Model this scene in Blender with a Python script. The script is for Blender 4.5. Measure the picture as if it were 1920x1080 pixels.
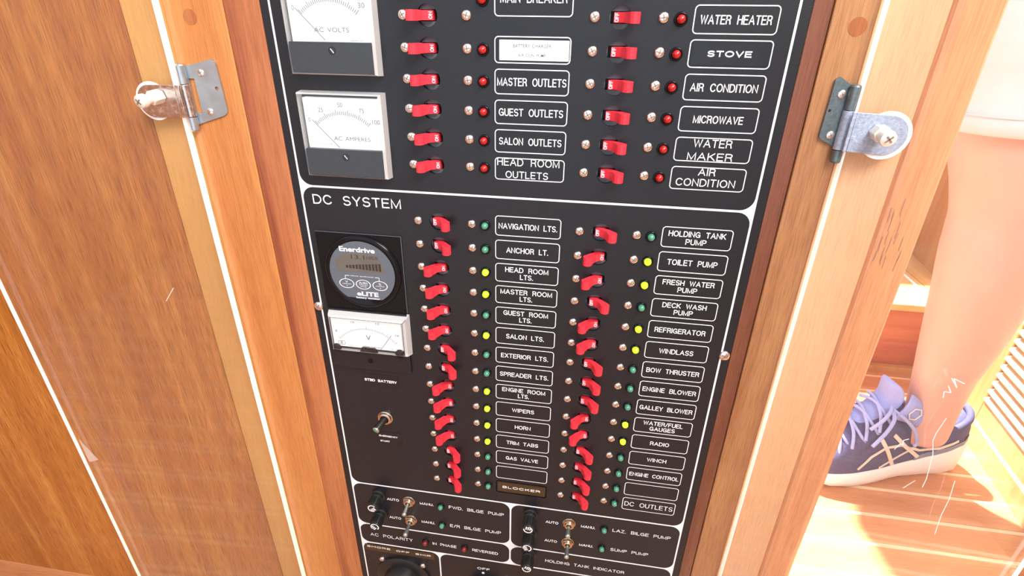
import bpy, bmesh, math, random
from mathutils import Vector, Matrix
random.seed(7)
for o in list(bpy.data.objects): bpy.data.objects.remove(o, do_unlink=True)
scene = bpy.context.scene
COL = scene.collection
PI = math.pi

# ------------------------------------------------------------------ camera
cam_d = bpy.data.cameras.new('camera')
cam_d.sensor_width = 36.0
cam_d.sensor_fit = 'HORIZONTAL'
cam_d.lens = 1000.143 / 1920 * 36.0
cam_d.clip_start = 0.01
cam = bpy.data.objects.new('camera', cam_d)
COL.objects.link(cam)
fwd = Vector((-0.13719065, 0.8798604, -0.45499934)).normalized()
rt = Vector((0.98701163, 0.15939879, 0.01063721)).normalized()
up = rt.cross(fwd).normalized()
rt = fwd.cross(up).normalized()
m = Matrix((rt, up, -fwd)).transposed().to_4x4()
m.translation = Vector((0.05649945, -0.36469567, 0.27113022))
cam.matrix_world = m
scene.camera = cam

# ------------------------------------------------------------------ world and lights
w = bpy.data.worlds.new('daylight')
scene.world = w
w.use_nodes = True
bg = w.node_tree.nodes['Background']
bg.inputs[0].default_value = (0.80, 0.90, 1.0, 1)
bg.inputs[1].default_value = 1.25

def aim(o, target):
    d = Vector(target) - o.location
    o.rotation_euler = d.to_track_quat('-Z', 'Y').to_euler()

sun_d = bpy.data.lights.new('sun', 'SUN')
sun_d.energy = 20.0
sun_d.angle = math.radians(2.0)
sun_d.color = (1.0, 0.97, 0.95)
sun = bpy.data.objects.new('sun', sun_d)
COL.objects.link(sun)
sun.location = (-1, 3, 4)
sun.rotation_euler = Vector((0.25, -0.5, -0.85)).to_track_quat('-Z', 'Y').to_euler()

ar_d = bpy.data.lights.new('key_area_light', 'AREA')  # unseen key light added to brighten the panel front from the upper right
ar_d.shape = 'RECTANGLE'
ar_d.size = 1.0
ar_d.size_y = 0.7
ar_d.energy = 37
ar_d.color = (1.0, 0.98, 0.95)
ar = bpy.data.objects.new('key_area_light', ar_d)
COL.objects.link(ar)
ar.location = (0.75, -0.75, 1.15)
aim(ar, (0.05, 0, 0.05))

vs = scene.view_settings
vs.view_transform = 'Standard'
vs.look = 'None'
vs.gamma = 1.0
vs.use_curve_mapping = False
vs.exposure = 0.50

# ------------------------------------------------------------------ materials
def srgb(r, g, b):
    f = lambda c: (c / 255 / 12.92) if c / 255 <= 0.04045 else ((c / 255 + 0.055) / 1.055) ** 2.4
    return (f(r), f(g), f(b), 1)

def mat(name, col, rough=0.5, metal=0.0, emit=None, es=0.0, trans=0.0, ior=1.45, coat=0.0, noise=0.0, nscale=80.0, bump=0.0, bscale=600.0, rough_var=0.0):
    mm = bpy.data.materials.new(name)
    mm.use_nodes = True
    nt = mm.node_tree
    b = nt.nodes['Principled BSDF']
    b.inputs['Base Color'].default_value = col
    b.inputs['Roughness'].default_value = rough
    b.inputs['Metallic'].default_value = metal
    b.inputs['IOR'].default_value = ior
    b.inputs['Transmission Weight'].default_value = trans
    b.inputs['Coat Weight'].default_value = coat
    if emit:
        b.inputs['Emission Color'].default_value = emit
        b.inputs['Emission Strength'].default_value = es
    tc = nt.nodes.new('ShaderNodeTexCoord')
    if noise or rough_var:
        n = nt.nodes.new('ShaderNodeTexNoise')
        n.inputs['Scale'].default_value = nscale
        n.inputs['Detail'].default_value = 6
        nt.links.new(tc.outputs['Object'], n.inputs['Vector'])
        if noise:
            mx = nt.nodes.new('ShaderNodeMixRGB')
            mx.blend_type = 'MIX'
            mx.inputs[1].default_value = tuple(c * (1 - noise) for c in col[:3]) + (1,)
            mx.inputs[2].default_value = tuple(min(1, c * (1 + noise)) for c in col[:3]) + (1,)
            nt.links.new(n.outputs['Fac'], mx.inputs[0])
            nt.links.new(mx.outputs[0], b.inputs['Base Color'])
        if rough_var:
            mr = nt.nodes.new('ShaderNodeMapRange')
            mr.inputs['From Min'].default_value = 0.3
            mr.inputs['From Max'].default_value = 0.7
            mr.inputs['To Min'].default_value = max(0, rough - rough_var)
            mr.inputs['To Max'].default_value = rough + rough_var
            nt.links.new(n.outputs['Fac'], mr.inputs['Value'])
            nt.links.new(mr.outputs[0], b.inputs['Roughness'])
    if bump:
        n2 = nt.nodes.new('ShaderNodeTexNoise')
        n2.inputs['Scale'].default_value = bscale
        n2.inputs['Detail'].default_value = 3
        nt.links.new(tc.outputs['Object'], n2.inputs['Vector'])
        bp = nt.nodes.new('ShaderNodeBump')
        bp.inputs['Strength'].default_value = bump
        bp.inputs['Distance'].default_value = 0.0005
        nt.links.new(n2.outputs['Fac'], bp.inputs['Height'])
        nt.links.new(bp.outputs[0], b.inputs['Normal'])
    return mm

def wood(name, base, dark, light, axis='Z', streak=28.0, fleck=0.35, rough=0.32, seed=0.0, coat=0.25):
    """streaks and short pores running along one axis"""
    mm = bpy.data.materials.new(name)
    mm.use_nodes = True
    nt = mm.node_tree
    b = nt.nodes['Principled BSDF']
    b.inputs['Roughness'].default_value = rough
    b.inputs['Coat Weight'].default_value = coat
    b.inputs['Coat Roughness'].default_value = 0.15
    tc = nt.nodes.new('ShaderNodeTexCoord')
    def mapped(s_across, s_along, off):
        mp = nt.nodes.new('ShaderNodeMapping')
        sc = [s_across] * 3
        sc['XYZ'.index(axis)] = s_along
        mp.inputs['Scale'].default_value = sc
        mp.inputs['Location'].default_value = (seed + off, seed * 1.7, seed * 0.6 + off)
        nt.links.new(tc.outputs['Object'], mp.inputs['Vector'])
        return mp
    mp1 = mapped(streak, streak * 0.045, 0)
    n1 = nt.nodes.new('ShaderNodeTexNoise')
    n1.inputs['Scale'].default_value = 1.0
    n1.inputs['Detail'].default_value = 5
    n1.inputs['Distortion'].default_value = 0.6
    nt.links.new(mp1.outputs[0], n1.inputs['Vector'])
    r1 = nt.nodes.new('ShaderNodeValToRGB')
    r1.color_ramp.elements[0].position = 0.28
    r1.color_ramp.elements[0].color = dark
    r1.color_ramp.elements[1].position = 0.72
    r1.color_ramp.elements[1].color = light
    e = r1.color_ramp.elements.new(0.5)
    e.color = base
    nt.links.new(n1.outputs['Fac'], r1.inputs['Fac'])
    mp2 = mapped(1200, 45, 3)
    n2 = nt.nodes.new('ShaderNodeTexNoise')
    n2.inputs['Scale'].default_value = 1.0
    n2.inputs['Detail'].default_value = 2
    nt.links.new(mp2.outputs[0], n2.inputs['Vector'])
    r2 = nt.nodes.new('ShaderNodeValToRGB')
    r2.color_ramp.elements[0].position = 0.36
    r2.color_ramp.elements[0].color = (1 - fleck, 1 - fleck * 1.15, 1 - fleck * 1.3, 1)
    r2.color_ramp.elements[1].position = 0.56
    r2.color_ramp.elements[1].color = (1, 1, 1, 1)
    nt.links.new(n2.outputs['Fac'], r2.inputs['Fac'])
    mp3 = mapped(7, 2.2, 9)
    n3 = nt.nodes.new('ShaderNodeTexNoise')
    n3.inputs['Scale'].default_value = 1.0
    n3.inputs['Detail'].default_value = 3
    nt.links.new(mp3.outputs[0], n3.inputs['Vector'])
    r3 = nt.nodes.new('ShaderNodeValToRGB')
    r3.color_ramp.elements[0].position = 0.3
    r3.color_ramp.elements[0].color = (0.80, 0.74, 0.70, 1)
    r3.color_ramp.elements[1].position = 0.7
    r3.color_ramp.elements[1].color = (1, 1, 1, 1)
    nt.links.new(n3.outputs['Fac'], r3.inputs['Fac'])
    a = nt.nodes.new('ShaderNodeMixRGB'); a.blend_type = 'MULTIPLY'; a.inputs[0].default_value = 1
    c = nt.nodes.new('ShaderNodeMixRGB'); c.blend_type = 'MULTIPLY'; c.inputs[0].default_value = 1
    nt.links.new(r1.outputs[0], a.inputs[1]); nt.links.new(r2.outputs[0], a.inputs[2])
    nt.links.new(a.outputs[0], c.inputs[1]); nt.links.new(r3.outputs[0], c.inputs[2])
    nt.links.new(c.outputs[0], b.inputs['Base Color'])
    bp = nt.nodes.new('ShaderNodeBump')
    bp.inputs['Strength'].default_value = 0.12
    bp.inputs['Distance'].default_value = 0.0004
    nt.links.new(n2.outputs['Fac'], bp.inputs['Height'])
    nt.links.new(bp.outputs[0], b.inputs['Normal'])
    return mm

def clear_plastic(name, tint=(1, 1, 1, 1), haze=0.03, haze_col=(0.9, 0.92, 0.95, 1), rough=0.02, ior=1.49):
    """clear sheet: passes light straight on, reflects by Fresnel, faint surface haze with fine scratches"""
    mm = bpy.data.materials.new(name)
    mm.use_nodes = True
    nt = mm.node_tree
    nt.nodes.remove(nt.nodes['Principled BSDF'])
    out = nt.nodes['Material Output']
    tr = nt.nodes.new('ShaderNodeBsdfTransparent'); tr.inputs[0].default_value = tint
    gl = nt.nodes.new('ShaderNodeBsdfGlossy'); gl.inputs['Roughness'].default_value = rough
    df = nt.nodes.new('ShaderNodeBsdfDiffuse'); df.inputs[0].default_value = haze_col
    fr = nt.nodes.new('ShaderNodeFresnel')
    gm = nt.nodes.new('ShaderNodeNewGeometry')
    mr = nt.nodes.new('ShaderNodeMapRange')       # the sheet does not bend light, so both faces reflect alike
    mr.inputs['To Min'].default_value = ior
    mr.inputs['To Max'].default_value = 1.0 / ior
    nt.links.new(gm.outputs['Backfacing'], mr.inputs['Value'])
    nt.links.new(mr.outputs[0], fr.inputs[0])
    m1 = nt.nodes.new('ShaderNodeMixShader'); m2 = nt.nodes.new('ShaderNodeMixShader')
    m1.inputs[0].default_value = haze
    nt.links.new(tr.outputs[0], m1.inputs[1]); nt.links.new(df.outputs[0], m1.inputs[2])
    nt.links.new(fr.outputs[0], m2.inputs[0])
    nt.links.new(m1.outputs[0], m2.inputs[1]); nt.links.new(gl.outputs[0], m2.inputs[2])
    nt.links.new(m2.outputs[0], out.inputs['Surface'])
    return mm

M = {}
M['panel'] = mat('black_panel_laminate', (0.009, 0.010, 0.014, 1), 0.38, bump=0.25, bscale=1500, rough_var=0.05, nscale=9)
M['print'] = mat('white_print', (0.84, 0.87, 0.91, 1), 0.5)
M['black'] = mat('black_plastic', (0.012, 0.012, 0.013, 1), 0.35, noise=0.15, nscale=300)
M['soft_black'] = mat('breaker_body', (0.11, 0.12, 0.14, 1), 0.5, noise=0.2, nscale=300)
M['gloss_black'] = mat('glossy_black', (0.006, 0.006, 0.008, 1), 0.14, ior=1.28, noise=0.1, nscale=200)
M['red'] = mat('red_plastic', (0.74, 0.032, 0.055, 1), 0.42, noise=0.10, nscale=350, bump=0.1, bscale=900)
M['red_lens'] = mat('red_lens', (0.42, 0.008, 0.008, 1), 0.12, coat=0.6, noise=0.05)
M['dull_lens'] = mat('dull_red_lens', (0.20, 0.018, 0.016, 1), 0.3, noise=0.1)
M['green_lens'] = mat('green_lens', (0.06, 0.27, 0.17, 1), 0.18, coat=0.5, noise=0.05)
M['lit_lens'] = mat('lit_lens', (0.45, 0.75, 0.03, 1), 0.3, emit=(0.52, 0.95, 0.02, 1), es=0.75, noise=0.03)
M['nickel'] = mat('nickel', (0.80, 0.745, 0.71, 1), 0.28, 1.0, rough_var=0.1, nscale=900)
M['slot'] = mat('slot_shade', (0.30, 0.24, 0.20, 1), 0.6, 0.5, noise=0.2)  # dark tone stands in for shade inside the screw's cross recess
M['steel'] = mat('stainless', (0.46, 0.53, 0.58, 1), 0.38, 0.9, noise=0.10, nscale=120, rough_var=0.06)
M['chrome'] = mat('pitted_chrome', (0.62, 0.55, 0.53, 1), 0.20, 0.95, noise=0.35, nscale=420, rough_var=0.15)
M['zinc'] = mat('weathered_zinc', (0.36, 0.43, 0.56, 1), 0.45, 0.35, noise=0.5, nscale=500, bump=0.5, bscale=1200)
M['brass'] = mat('worn_nickel_brass', (0.62, 0.50, 0.38, 1), 0.30, 1.0, noise=0.2, nscale=500)
M['lever'] = mat('toggle_lever_metal', (0.50, 0.56, 0.54, 1), 0.32, 0.9, noise=0.15, nscale=500)
M['cream'] = mat('cream_cap', (0.80, 0.79, 0.73, 1), 0.35, 0.3, noise=0.08, nscale=400)
M['nylon'] = mat('white_nylon', (0.93, 0.92, 0.90, 1), 0.35, noise=0.02)
M['dial'] = mat('dial_white', (0.80, 0.84, 0.85, 1), 0.5, noise=0.01)
M['ink'] = mat('dial_ink', (0.10, 0.11, 0.16, 1), 0.6, noise=0.05)
M['faint'] = mat('faint_ink', (0.25, 0.27, 0.34, 1), 0.6, noise=0.05)
M['zincdark'] = mat('dark_weathered_zinc', (0.15, 0.20, 0.22, 1), 0.40, 0.7, noise=0.4, nscale=300, bump=0.3, bscale=900)
M['clear'] = clear_plastic('clear_cover', haze=0.006, ior=1.3)
M['bevel'] = clear_plastic('clear_cover_edge', haze=0.45, haze_col=(0.95, 0.97, 0.98, 1), rough=0.08, ior=1.3)
M['greyface'] = mat('grey_fascia', (0.105, 0.125, 0.155, 1), 0.45, noise=0.04)
M['lcd'] = mat('lcd', (0.125, 0.115, 0.10, 1), 0.35, noise=0.2, nscale=60)
M['lcd_dark'] = mat('lcd_segment', (0.035, 0.03, 0.026, 1), 0.3, noise=0.05)
M['brown_tape'] = mat('brown_tape', (0.055, 0.032, 0.012, 1), 0.4, noise=0.1)
M['dark_tape'] = mat('dark_tape', (0.010, 0.010, 0.013, 1), 0.2, noise=0.3, nscale=150)
M['paper'] = mat('paper_sticker', (0.82, 0.83, 0.84, 1), 0.6, noise=0.01)
M['acrylic'] = clear_plastic('clear_acrylic', haze=0.018)
M['acrylic_edge'] = bpy.data.materials.new('polished_acrylic_edge')      # white colour stands in for light piped out at the sheet's edges
M['acrylic_edge'].use_nodes = True
_nt = M['acrylic_edge'].node_tree
_nt.nodes.remove(_nt.nodes['Principled BSDF'])
_d = _nt.nodes.new('ShaderNodeBsdfDiffuse'); _d.inputs[0].default_value = (0.86, 0.86, 0.86, 1)
_t = _nt.nodes.new('ShaderNodeBsdfTranslucent'); _t.inputs[0].default_value = (0.62, 0.62, 0.62, 1)
_m = _nt.nodes.new('ShaderNodeAddShader')
_nt.links.new(_d.outputs[0], _m.inputs[0]); _nt.links.new(_t.outputs[0], _m.inputs[1])
_x = _nt.nodes.new('ShaderNodeMixShader'); _x.inputs[0].default_value = 0.25
_tr = _nt.nodes.new('ShaderNodeBsdfTransparent')
_nt.links.new(_m.outputs[0], _x.inputs[1]); _nt.links.new(_tr.outputs[0], _x.inputs[2])
_nt.links.new(_x.outputs[0], _nt.nodes['Material Output'].inputs['Surface'])
M['reflection_patch'] = clear_plastic('reflection_haze', haze=0.45, haze_col=(0.85, 0.80, 0.76, 1), rough=0.3)  # pale haze that puts a reflection into the colour
M['scratch'] = mat('scratch_white', (0.95, 0.93, 0.90, 1), 0.7, noise=0.02)

W = srgb
M['veneer'] = wood('teak_veneer', (0.52, 0.195, 0.036, 1), (0.39, 0.12, 0.020, 1), (0.66, 0.30, 0.066, 1), streak=52, fleck=0.42)
M['yellow'] = wood('pale_stile', (0.68, 0.36, 0.095, 1), (0.59, 0.29, 0.065, 1), (0.73, 0.42, 0.13, 1), streak=30, fleck=0.12, seed=4)
M['redstile'] = wood('red_stile', (0.60, 0.245, 0.075, 1), (0.47, 0.16, 0.045, 1), (0.66, 0.31, 0.10, 1), streak=42, fleck=0.18, seed=9)
M['redinner'] = wood('red_inner', (0.47, 0.165, 0.065, 1), (0.30, 0.08, 0.035, 1), (0.56, 0.22, 0.09, 1), streak=48, fleck=0.2, seed=11)
M['tan'] = wood('tan_stile', (0.44, 0.22, 0.10, 1), (0.32, 0.135, 0.06, 1), (0.54, 0.31, 0.14, 1), streak=55, fleck=0.22, seed=14)
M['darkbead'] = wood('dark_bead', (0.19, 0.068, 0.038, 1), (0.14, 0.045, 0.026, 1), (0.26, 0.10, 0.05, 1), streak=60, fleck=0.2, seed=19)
M['paleright'] = wood('pale_right_stile', (0.84, 0.51, 0.28, 1), (0.77, 0.44, 0.22, 1), (0.88, 0.58, 0.34, 1), streak=30, fleck=0.12, seed=24)
M['orangeright'] = wood('orange_right_stile', (0.74, 0.34, 0.15, 1), (0.62, 0.26, 0.11, 1), (0.80, 0.42, 0.20, 1), streak=45, fleck=0.18, seed=31)
M['plug'] = wood('wood_plug', (0.42, 0.15, 0.055, 1), (0.36, 0.12, 0.045, 1), (0.47, 0.18, 0.07, 1), streak=80, fleck=0.15, seed=3)
M['plank'] = wood('floor_teak', (0.60, 0.28, 0.13, 1), (0.52, 0.22, 0.10, 1), (0.68, 0.35, 0.17, 1), axis='X', streak=40, fleck=0.2, seed=5, rough=0.3)
M['holly'] = wood('floor_holly', (0.82, 0.68, 0.46, 1), (0.76, 0.60, 0.38, 1), (0.86, 0.74, 0.52, 1), axis='X', streak=40, fleck=0.08, seed=6, rough=0.3)
M['riser'] = wood('riser_mahogany', (0.46, 0.14, 0.07, 1), (0.38, 0.10, 0.05, 1), (0.52, 0.18, 0.09, 1), axis='X', streak=40, fleck=0.15, seed=8)
M['tread'] = wood('tread_teak', (0.78, 0.52, 0.22, 1), (0.70, 0.44, 0.18, 1), (0.84, 0.60, 0.30, 1), axis='Y', streak=40, fleck=0.1, seed=12)
M['gold'] = wood('golden_wood', (0.60, 0.34, 0.13, 1), (0.52, 0.26, 0.09, 1), (0.66, 0.41, 0.18, 1), streak=40, fleck=0.12, seed=17)
M['slatwood'] = wood('louvre_wood', (0.86, 0.68, 0.42, 1), (0.80, 0.60, 0.34, 1), (0.90, 0.74, 0.50, 1), axis='Y', streak=40, fleck=0.08, seed=21)
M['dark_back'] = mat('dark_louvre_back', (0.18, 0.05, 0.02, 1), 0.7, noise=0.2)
M['skin'] = mat('skin', (0.74, 0.42, 0.34, 1), 0.5, noise=0.10, nscale=30, bump=0.3, bscale=350)
M['skin'].node_tree.nodes['Principled BSDF'].inputs['Subsurface Weight'].default_value = 0.15
M['skin'].node_tree.nodes['Principled BSDF'].inputs['Subsurface Radius'].default_value = (0.01, 0.004, 0.002)
M['shorts'] = mat('stone_cotton', (0.56, 0.62, 0.66, 1), 0.85, noise=0.05, nscale=50, bump=0.5, bscale=900)
M['shirt'] = mat('white_cotton', (0.85, 0.85, 0.85, 1), 0.85, noise=0.03, nscale=50)
M['sole'] = mat('white_foam', (0.92, 0.88, 0.88, 1), 0.6, noise=0.03, nscale=60)
M['knit'] = mat('navy_knit', (0.075, 0.08, 0.19, 1), 0.8, noise=0.45, nscale=260, bump=0.6, bscale=900)
M['tongue'] = mat('light_blue_knit', (0.33, 0.40, 0.78, 1), 0.8, noise=0.12, nscale=200, bump=0.4, bscale=900)
M['lace'] = mat('lace_blue', (0.38, 0.44, 0.80, 1), 0.8, noise=0.1, nscale=500)
M['stripe'] = mat('cream_overlay', (0.78, 0.74, 0.66, 1), 0.6, noise=0.04, nscale=300)
M['heelgrey'] = mat('grey_overlay', (0.20, 0.24, 0.36, 1), 0.6, noise=0.08, nscale=200)

# ------------------------------------------------------------------ helpers (millimetres on the panel: X right, Z up, -Y towards the viewer)
K = 0.001
def empty(name, label, cat, loc=(0, 0, 0), group=None):
    o = bpy.data.objects.new(name, None)
    o.empty_display_size = 0.02
    COL.objects.link(o)
    o.location = loc
    o['label'] = label
    o['category'] = cat
    o['kind'] = 'thing'
    if group: o['group'] = group
    return o

def struct(o):
    o['kind'] = 'structure'
    return o

def mesh(name, verts, faces, mats, parent=None, smooth=False, mi=None):
    me = bpy.data.meshes.new(name)
    me.from_pydata([tuple(v) for v in verts], [], faces)
    if not isinstance(mats, (list, tuple)): mats = [mats]
    for mt in mats: me.materials.append(mt)
    if mi:
        for p, k in zip(me.polygons, mi): p.material_index = k
    if smooth:
        for p in me.polygons: p.use_smooth = True
    me.update()
    return link(name, me, parent)

def link(name, me, parent=None):
    o = bpy.data.objects.new(name, me)
    COL.objects.link(o)
    if parent is not None:
        o.parent = parent
        pl = Vector((0, 0, 0)); q = parent
        while q is not None:
            pl += Vector(q.location); q = q.parent
        o.location = -pl          # geometry is written in world coordinates
    return o

class B:
    """collects simple solids, in metres"""
    def __init__(s): s.v = []; s.f = []; s.mi = []
    def add(s, v, f, k=0):
        n = len(s.v)
        s.v += [tuple(p) for p in v]
        s.f += [tuple(i + n for i in q) for q in f]
        s.mi += [k] * len(f)
        return s
    def box(s, x0, x1, y0, y1, z0, z1, k=0):
        v = [(x0, y0, z0), (x1, y0, z0), (x1, y1, z0), (x0, y1, z0), (x0, y0, z1), (x1, y0, z1), (x1, y1, z1), (x0, y1, z1)]
        return s.add(v, [(0, 3, 2, 1), (4, 5, 6, 7), (0, 1, 5, 4), (1, 2, 6, 5), (2, 3, 7, 6), (3, 0, 4, 7)], k)
    def cyl(s, p0, p1, r0, r1=None, n=20, k=0, caps=True, phase=0.0):
        if r1 is None: r1 = r0
        p0 = Vector(p0); p1 = Vector(p1)
        d = (p1 - p0).normalized()
        a = d.orthogonal().normalized() if abs(d.z) > 0.99 or abs(d.y) < 0.99 else Vector((1, 0, 0))
        b = d.cross(a)
        v = []
        for p, r in ((p0, r0), (p1, r1)):
            for i in range(n):
                t = 2 * PI * i / n + phase
                v.append(p + (a * math.cos(t) + b * math.sin(t)) * r)
        f = [(i, (i + 1) % n, n + (i + 1) % n, n + i) for i in range(n)]
        if caps: f += [tuple(range(n - 1, -1, -1)), tuple(range(n, 2 * n))]
        return s.add(v, f, k)
    def lathe(s, c, prof, n=24, k=0, axis=(0, -1, 0)):
        """prof: (radius, height along axis) from c"""
        c = Vector(c); d = Vector(axis).normalized()
        a = Vector((1, 0, 0)) if abs(d.x) < 0.9 else Vector((0, 1, 0))
        a = (a - d * a.dot(d)).normalized(); b = d.cross(a)
        v = []; f = []
        for r, h in prof:
            for i in range(n):
                t = 2 * PI * i / n
                v.append(c + d * h + (a * math.cos(t) + b * math.sin(t)) * max(r, 1e-6))
        for j in range(len(prof) - 1):
            for i in range(n):
                f.append((j * n + i, j * n + (i + 1) % n, (j + 1) * n + (i + 1) % n, (j + 1) * n + i))
        return s.add(v, f, k)
    def prism(s, poly, lo, hi, plane='XZ', k=0):
        """extrude a closed 2-D outline between lo and hi along the missing axis"""
        def P(a, b, h):
            return (a, h, b) if plane == 'XZ' else ((a, b, h) if plane == 'XY' else (h, a, b))
        n = len(poly)
        v = [P(a, b, lo) for a, b in poly] + [P(a, b, hi) for a, b in poly]
        f = [(i, (i + 1) % n, n + (i + 1) % n, n + i) for i in range(n)]
        f += [tuple(range(n)), tuple(range(2 * n - 1, n - 1, -1))]
        return s.add(v, f, k)
    def build(s, name, mats, parent=None, smooth=False):
        o = mesh(name, s.v, s.f, mats, parent, smooth, s.mi)
        bm = bmesh.new(); bm.from_mesh(o.data)
        bmesh.ops.recalc_face_normals(bm, faces=bm.faces)
        bm.to_mesh(o.data); bm.free()
        return o

def bevel(o, wdt, seg=2, ang=35):
    md = o.modifiers.new('bevel', 'BEVEL')
    md.width = wdt; md.segments = seg; md.limit_method = 'ANGLE'; md.angle_limit = math.radians(ang)
    return o

def auto_smooth(o, ang=40):
    me = o.data
    for p in me.polygons: p.use_smooth = True
    me.set_sharp_from_angle(angle=math.radians(ang))
    return o

def rrect(x0, x1, z0, z1, r, n=6):
    pts = []
    for cx, cz, a0 in ((x1 - r, z1 - r, 0), (x0 + r, z1 - r, PI / 2), (x0 + r, z0 + r, PI), (x1 - r, z0 + r, 1.5 * PI)):
        for i in range(n + 1):
            a = a0 + PI / 2 * i / n
            pts.append((cx + r * math.cos(a), cz + r * math.sin(a)))
    return pts

def circ(cx, cz, r, n=28):
    return [(cx + r * math.cos(2 * PI * i / n), cz + r * math.sin(2 * PI * i / n)) for i in range(n)]

def fill(name, outer, holes, y, thick, material, parent):
    """flat sheet in the XZ plane with holes, mm in, real triangulated geometry"""
    cu = bpy.data.curves.new(name, 'CURVE')
    cu.dimensions = '2D'
    cu.fill_mode = 'BOTH'
    cu.extrude = thick * K / 2
    for loop in [outer] + holes:
        sp = cu.splines.new('POLY')
        sp.points.add(len(loop) - 1)
        for p, (a, b) in zip(sp.points, loop): p.co = (a * K, b * K, 0, 1)
        sp.use_cyclic_u = True
    tmp = bpy.data.objects.new(name, cu)
    me = bpy.data.meshes.new_from_object(tmp)
    bpy.data.objects.remove(tmp)
    me.transform(Matrix.Rotation(PI / 2, 4, 'X'))
    me.transform(Matrix.Translation((0, (y + thick / 2) * K, 0)))
    me.materials.clear(); me.materials.append(material)
    return link(name, me, parent)

# ---- lettering
_tcache = {}
def text_pts(s, bold=0.012, word=1.5, shear=0.0):
    key = (s, bold, word)
    if key not in _tcache:
        cu = bpy.data.curves.new('t', 'FONT')
        cu.body = s
        cu.size = 1.0
        cu.offset = bold
        cu.space_word = word
        cu.resolution_u = 3
        tmp = bpy.data.objects.new('t', cu)
        me = bpy.data.meshes.new_from_object(tmp)
        bpy.data.objects.remove(tmp)
        v = [(p.co.x, p.co.y) for p in me.vertices]
        f = [tuple(p.vertices) for p in me.polygons]
        bpy.data.meshes.remove(me)
        _tcache[key] = (v, f)
    return _tcache[key]

def letters(name, lines, material, parent, y=-0.18, rot=0, bold=0.012, word=1.5):
    """lines: (string, centre x, centre z, width, cap height) in mm; one mesh"""
    V = []; F = []
    for s, cx, cz, wd, ch in lines:
        v, f = text_pts(s, bold, word)
        if not v: continue
        xs = [p[0] for p in v]; ys = [p[1] for p in v]
        x0, x1, y0, y1 = min(xs), max(xs), min(ys), max(ys)
        sx = wd / (x1 - x0); sy = ch / (y1 - y0)
        n = len(V)
        for a, b in v:
            p = (a - (x0 + x1) / 2) * sx; q = (b - (y0 + y1) / 2) * sy
            if rot == 90: p, q = -q, p
            V.append(((cx + p) * K, y * K, (cz + q) * K))
        F += [tuple(i + n for i in q) for q in f]
    return mesh(name, V, F, material, parent)

# engraver's single-stroke capitals: (advance width, list of strokes)
def _arc(cx, cy, rx, ry, a0, a1, n=10):
    return [(cx + rx * math.cos(math.radians(a0 + (a1 - a0) * i / n)), cy + ry * math.sin(math.radians(a0 + (a1 - a0) * i / n))) for i in range(n + 1)]
GL = {
 'A': (.74, [[(0, 0), (.37, 1), (.74, 0)], [(.13, .34), (.61, .34)]]),
 'B': (.62, [[(0, 0), (0, 1), (.34, 1)] + _arc(.34, .765, .24, .235, 90, -90) + [(0, .53)], [(.34, .53)] + _arc(.36, .265, .26, .265, 90, -90) + [(0, 0)]]),
 'C': (.70, [_arc(.37, .5, .37, .5, 38, 322, 20)]),
 'D': (.68, [[(0, 0), (0, 1), (.28, 1)] + _arc(.28, .5, .40, .5, 90, -90, 14) + [(0, 0)]]),
 'E': (.56, [[(.56, 1), (0, 1), (0, 0), (.56, 0)], [(0, .53), (.50, .53)]]),
 'F': (.53, [[(.53, 1), (0, 1), (0, 0)], [(0, .52), (.46, .52)]]),
 'G': (.74, [_arc(.37, .5, .37, .5, 42, 335, 20) + [(.72, .46), (.40, .46)], [(.72, .46), (.72, .04)]]),
 'H': (.64, [[(0, 0), (0, 1)], [(.64, 0), (.64, 1)], [(0, .53), (.64, .53)]]),
 'I': (.02, [[(.01, 0), (.01, 1)]]),
 'J': (.46, [[(.46, 1), (.46, .27)] + _arc(.23, .25, .23, .25, 0, -180)]),
 'K': (.64, [[(0, 0), (0, 1)], [(.60, 1), (0, .38)], [(.20, .58), (.64, 0)]]),
 'L': (.50, [[(0, 1), (0, 0), (.50, 0)]]),
 'M': (.76, [[(0, 0), (0, 1), (.38, .05), (.76, 1), (.76, 0)]]),
 'N': (.64, [[(0, 0), (0, 1), (.64, 0), (.64, 1)]]),
 'O': (.76, [_arc(.38, .5, .38, .5, 0, 360, 24)]),
 'P': (.58, [[(0, 0), (0, 1), (.32, 1)] + _arc(.32, .73, .26, .27, 90, -90) + [(0, .46)]]),
 'R': (.62, [[(0, 0), (0, 1), (.34, 1)] + _arc(.34, .75, .25, .25, 90, -90) + [(0, .50)], [(.34, .50), (.52, .40), (.60, 0)]]),
 'S': (.60, [_arc(.31, .745, .28, .255, 30, 250, 12) + _arc(.30, .26, .29, .26, 75, -155, 14)]),
 'T': (.62, [[(0, 1), (.62, 1)], [(.31, 1), (.31, 0)]]),
 'U': (.62, [[(0, 1), (0, .31)] + _arc(.31, .31, .31, .31, 180, 360, 12) + [(.62, 1)]]),
 'V': (.66, [[(0, 1), (.33, 0), (.66, 1)]]),
 'W': (.96, [[(0, 1), (.24, 0), (.48, .95), (.72, 0), (.96, 1)]]),
 'X': (.64, [[(0, 0), (.62, 1)], [(.02, 1), (.64, 0)]]),
 'Y': (.64, [[(0, 1), (.32, .45), (.64, 1)], [(.32, .45), (.32, 0)]]),
 'Z': (.60, [[(.02, 1), (.58, 1), (0, 0), (.60, 0)]]),
 '/': (.36, [[(0, -.04), (.36, 1.04)]]),
 '.': (.06, [[(.0, .02), (.06, .02)]]),
 '0': (.56, [_arc(.28, .5, .28, .5, 0, 360, 20)]),
}
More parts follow.
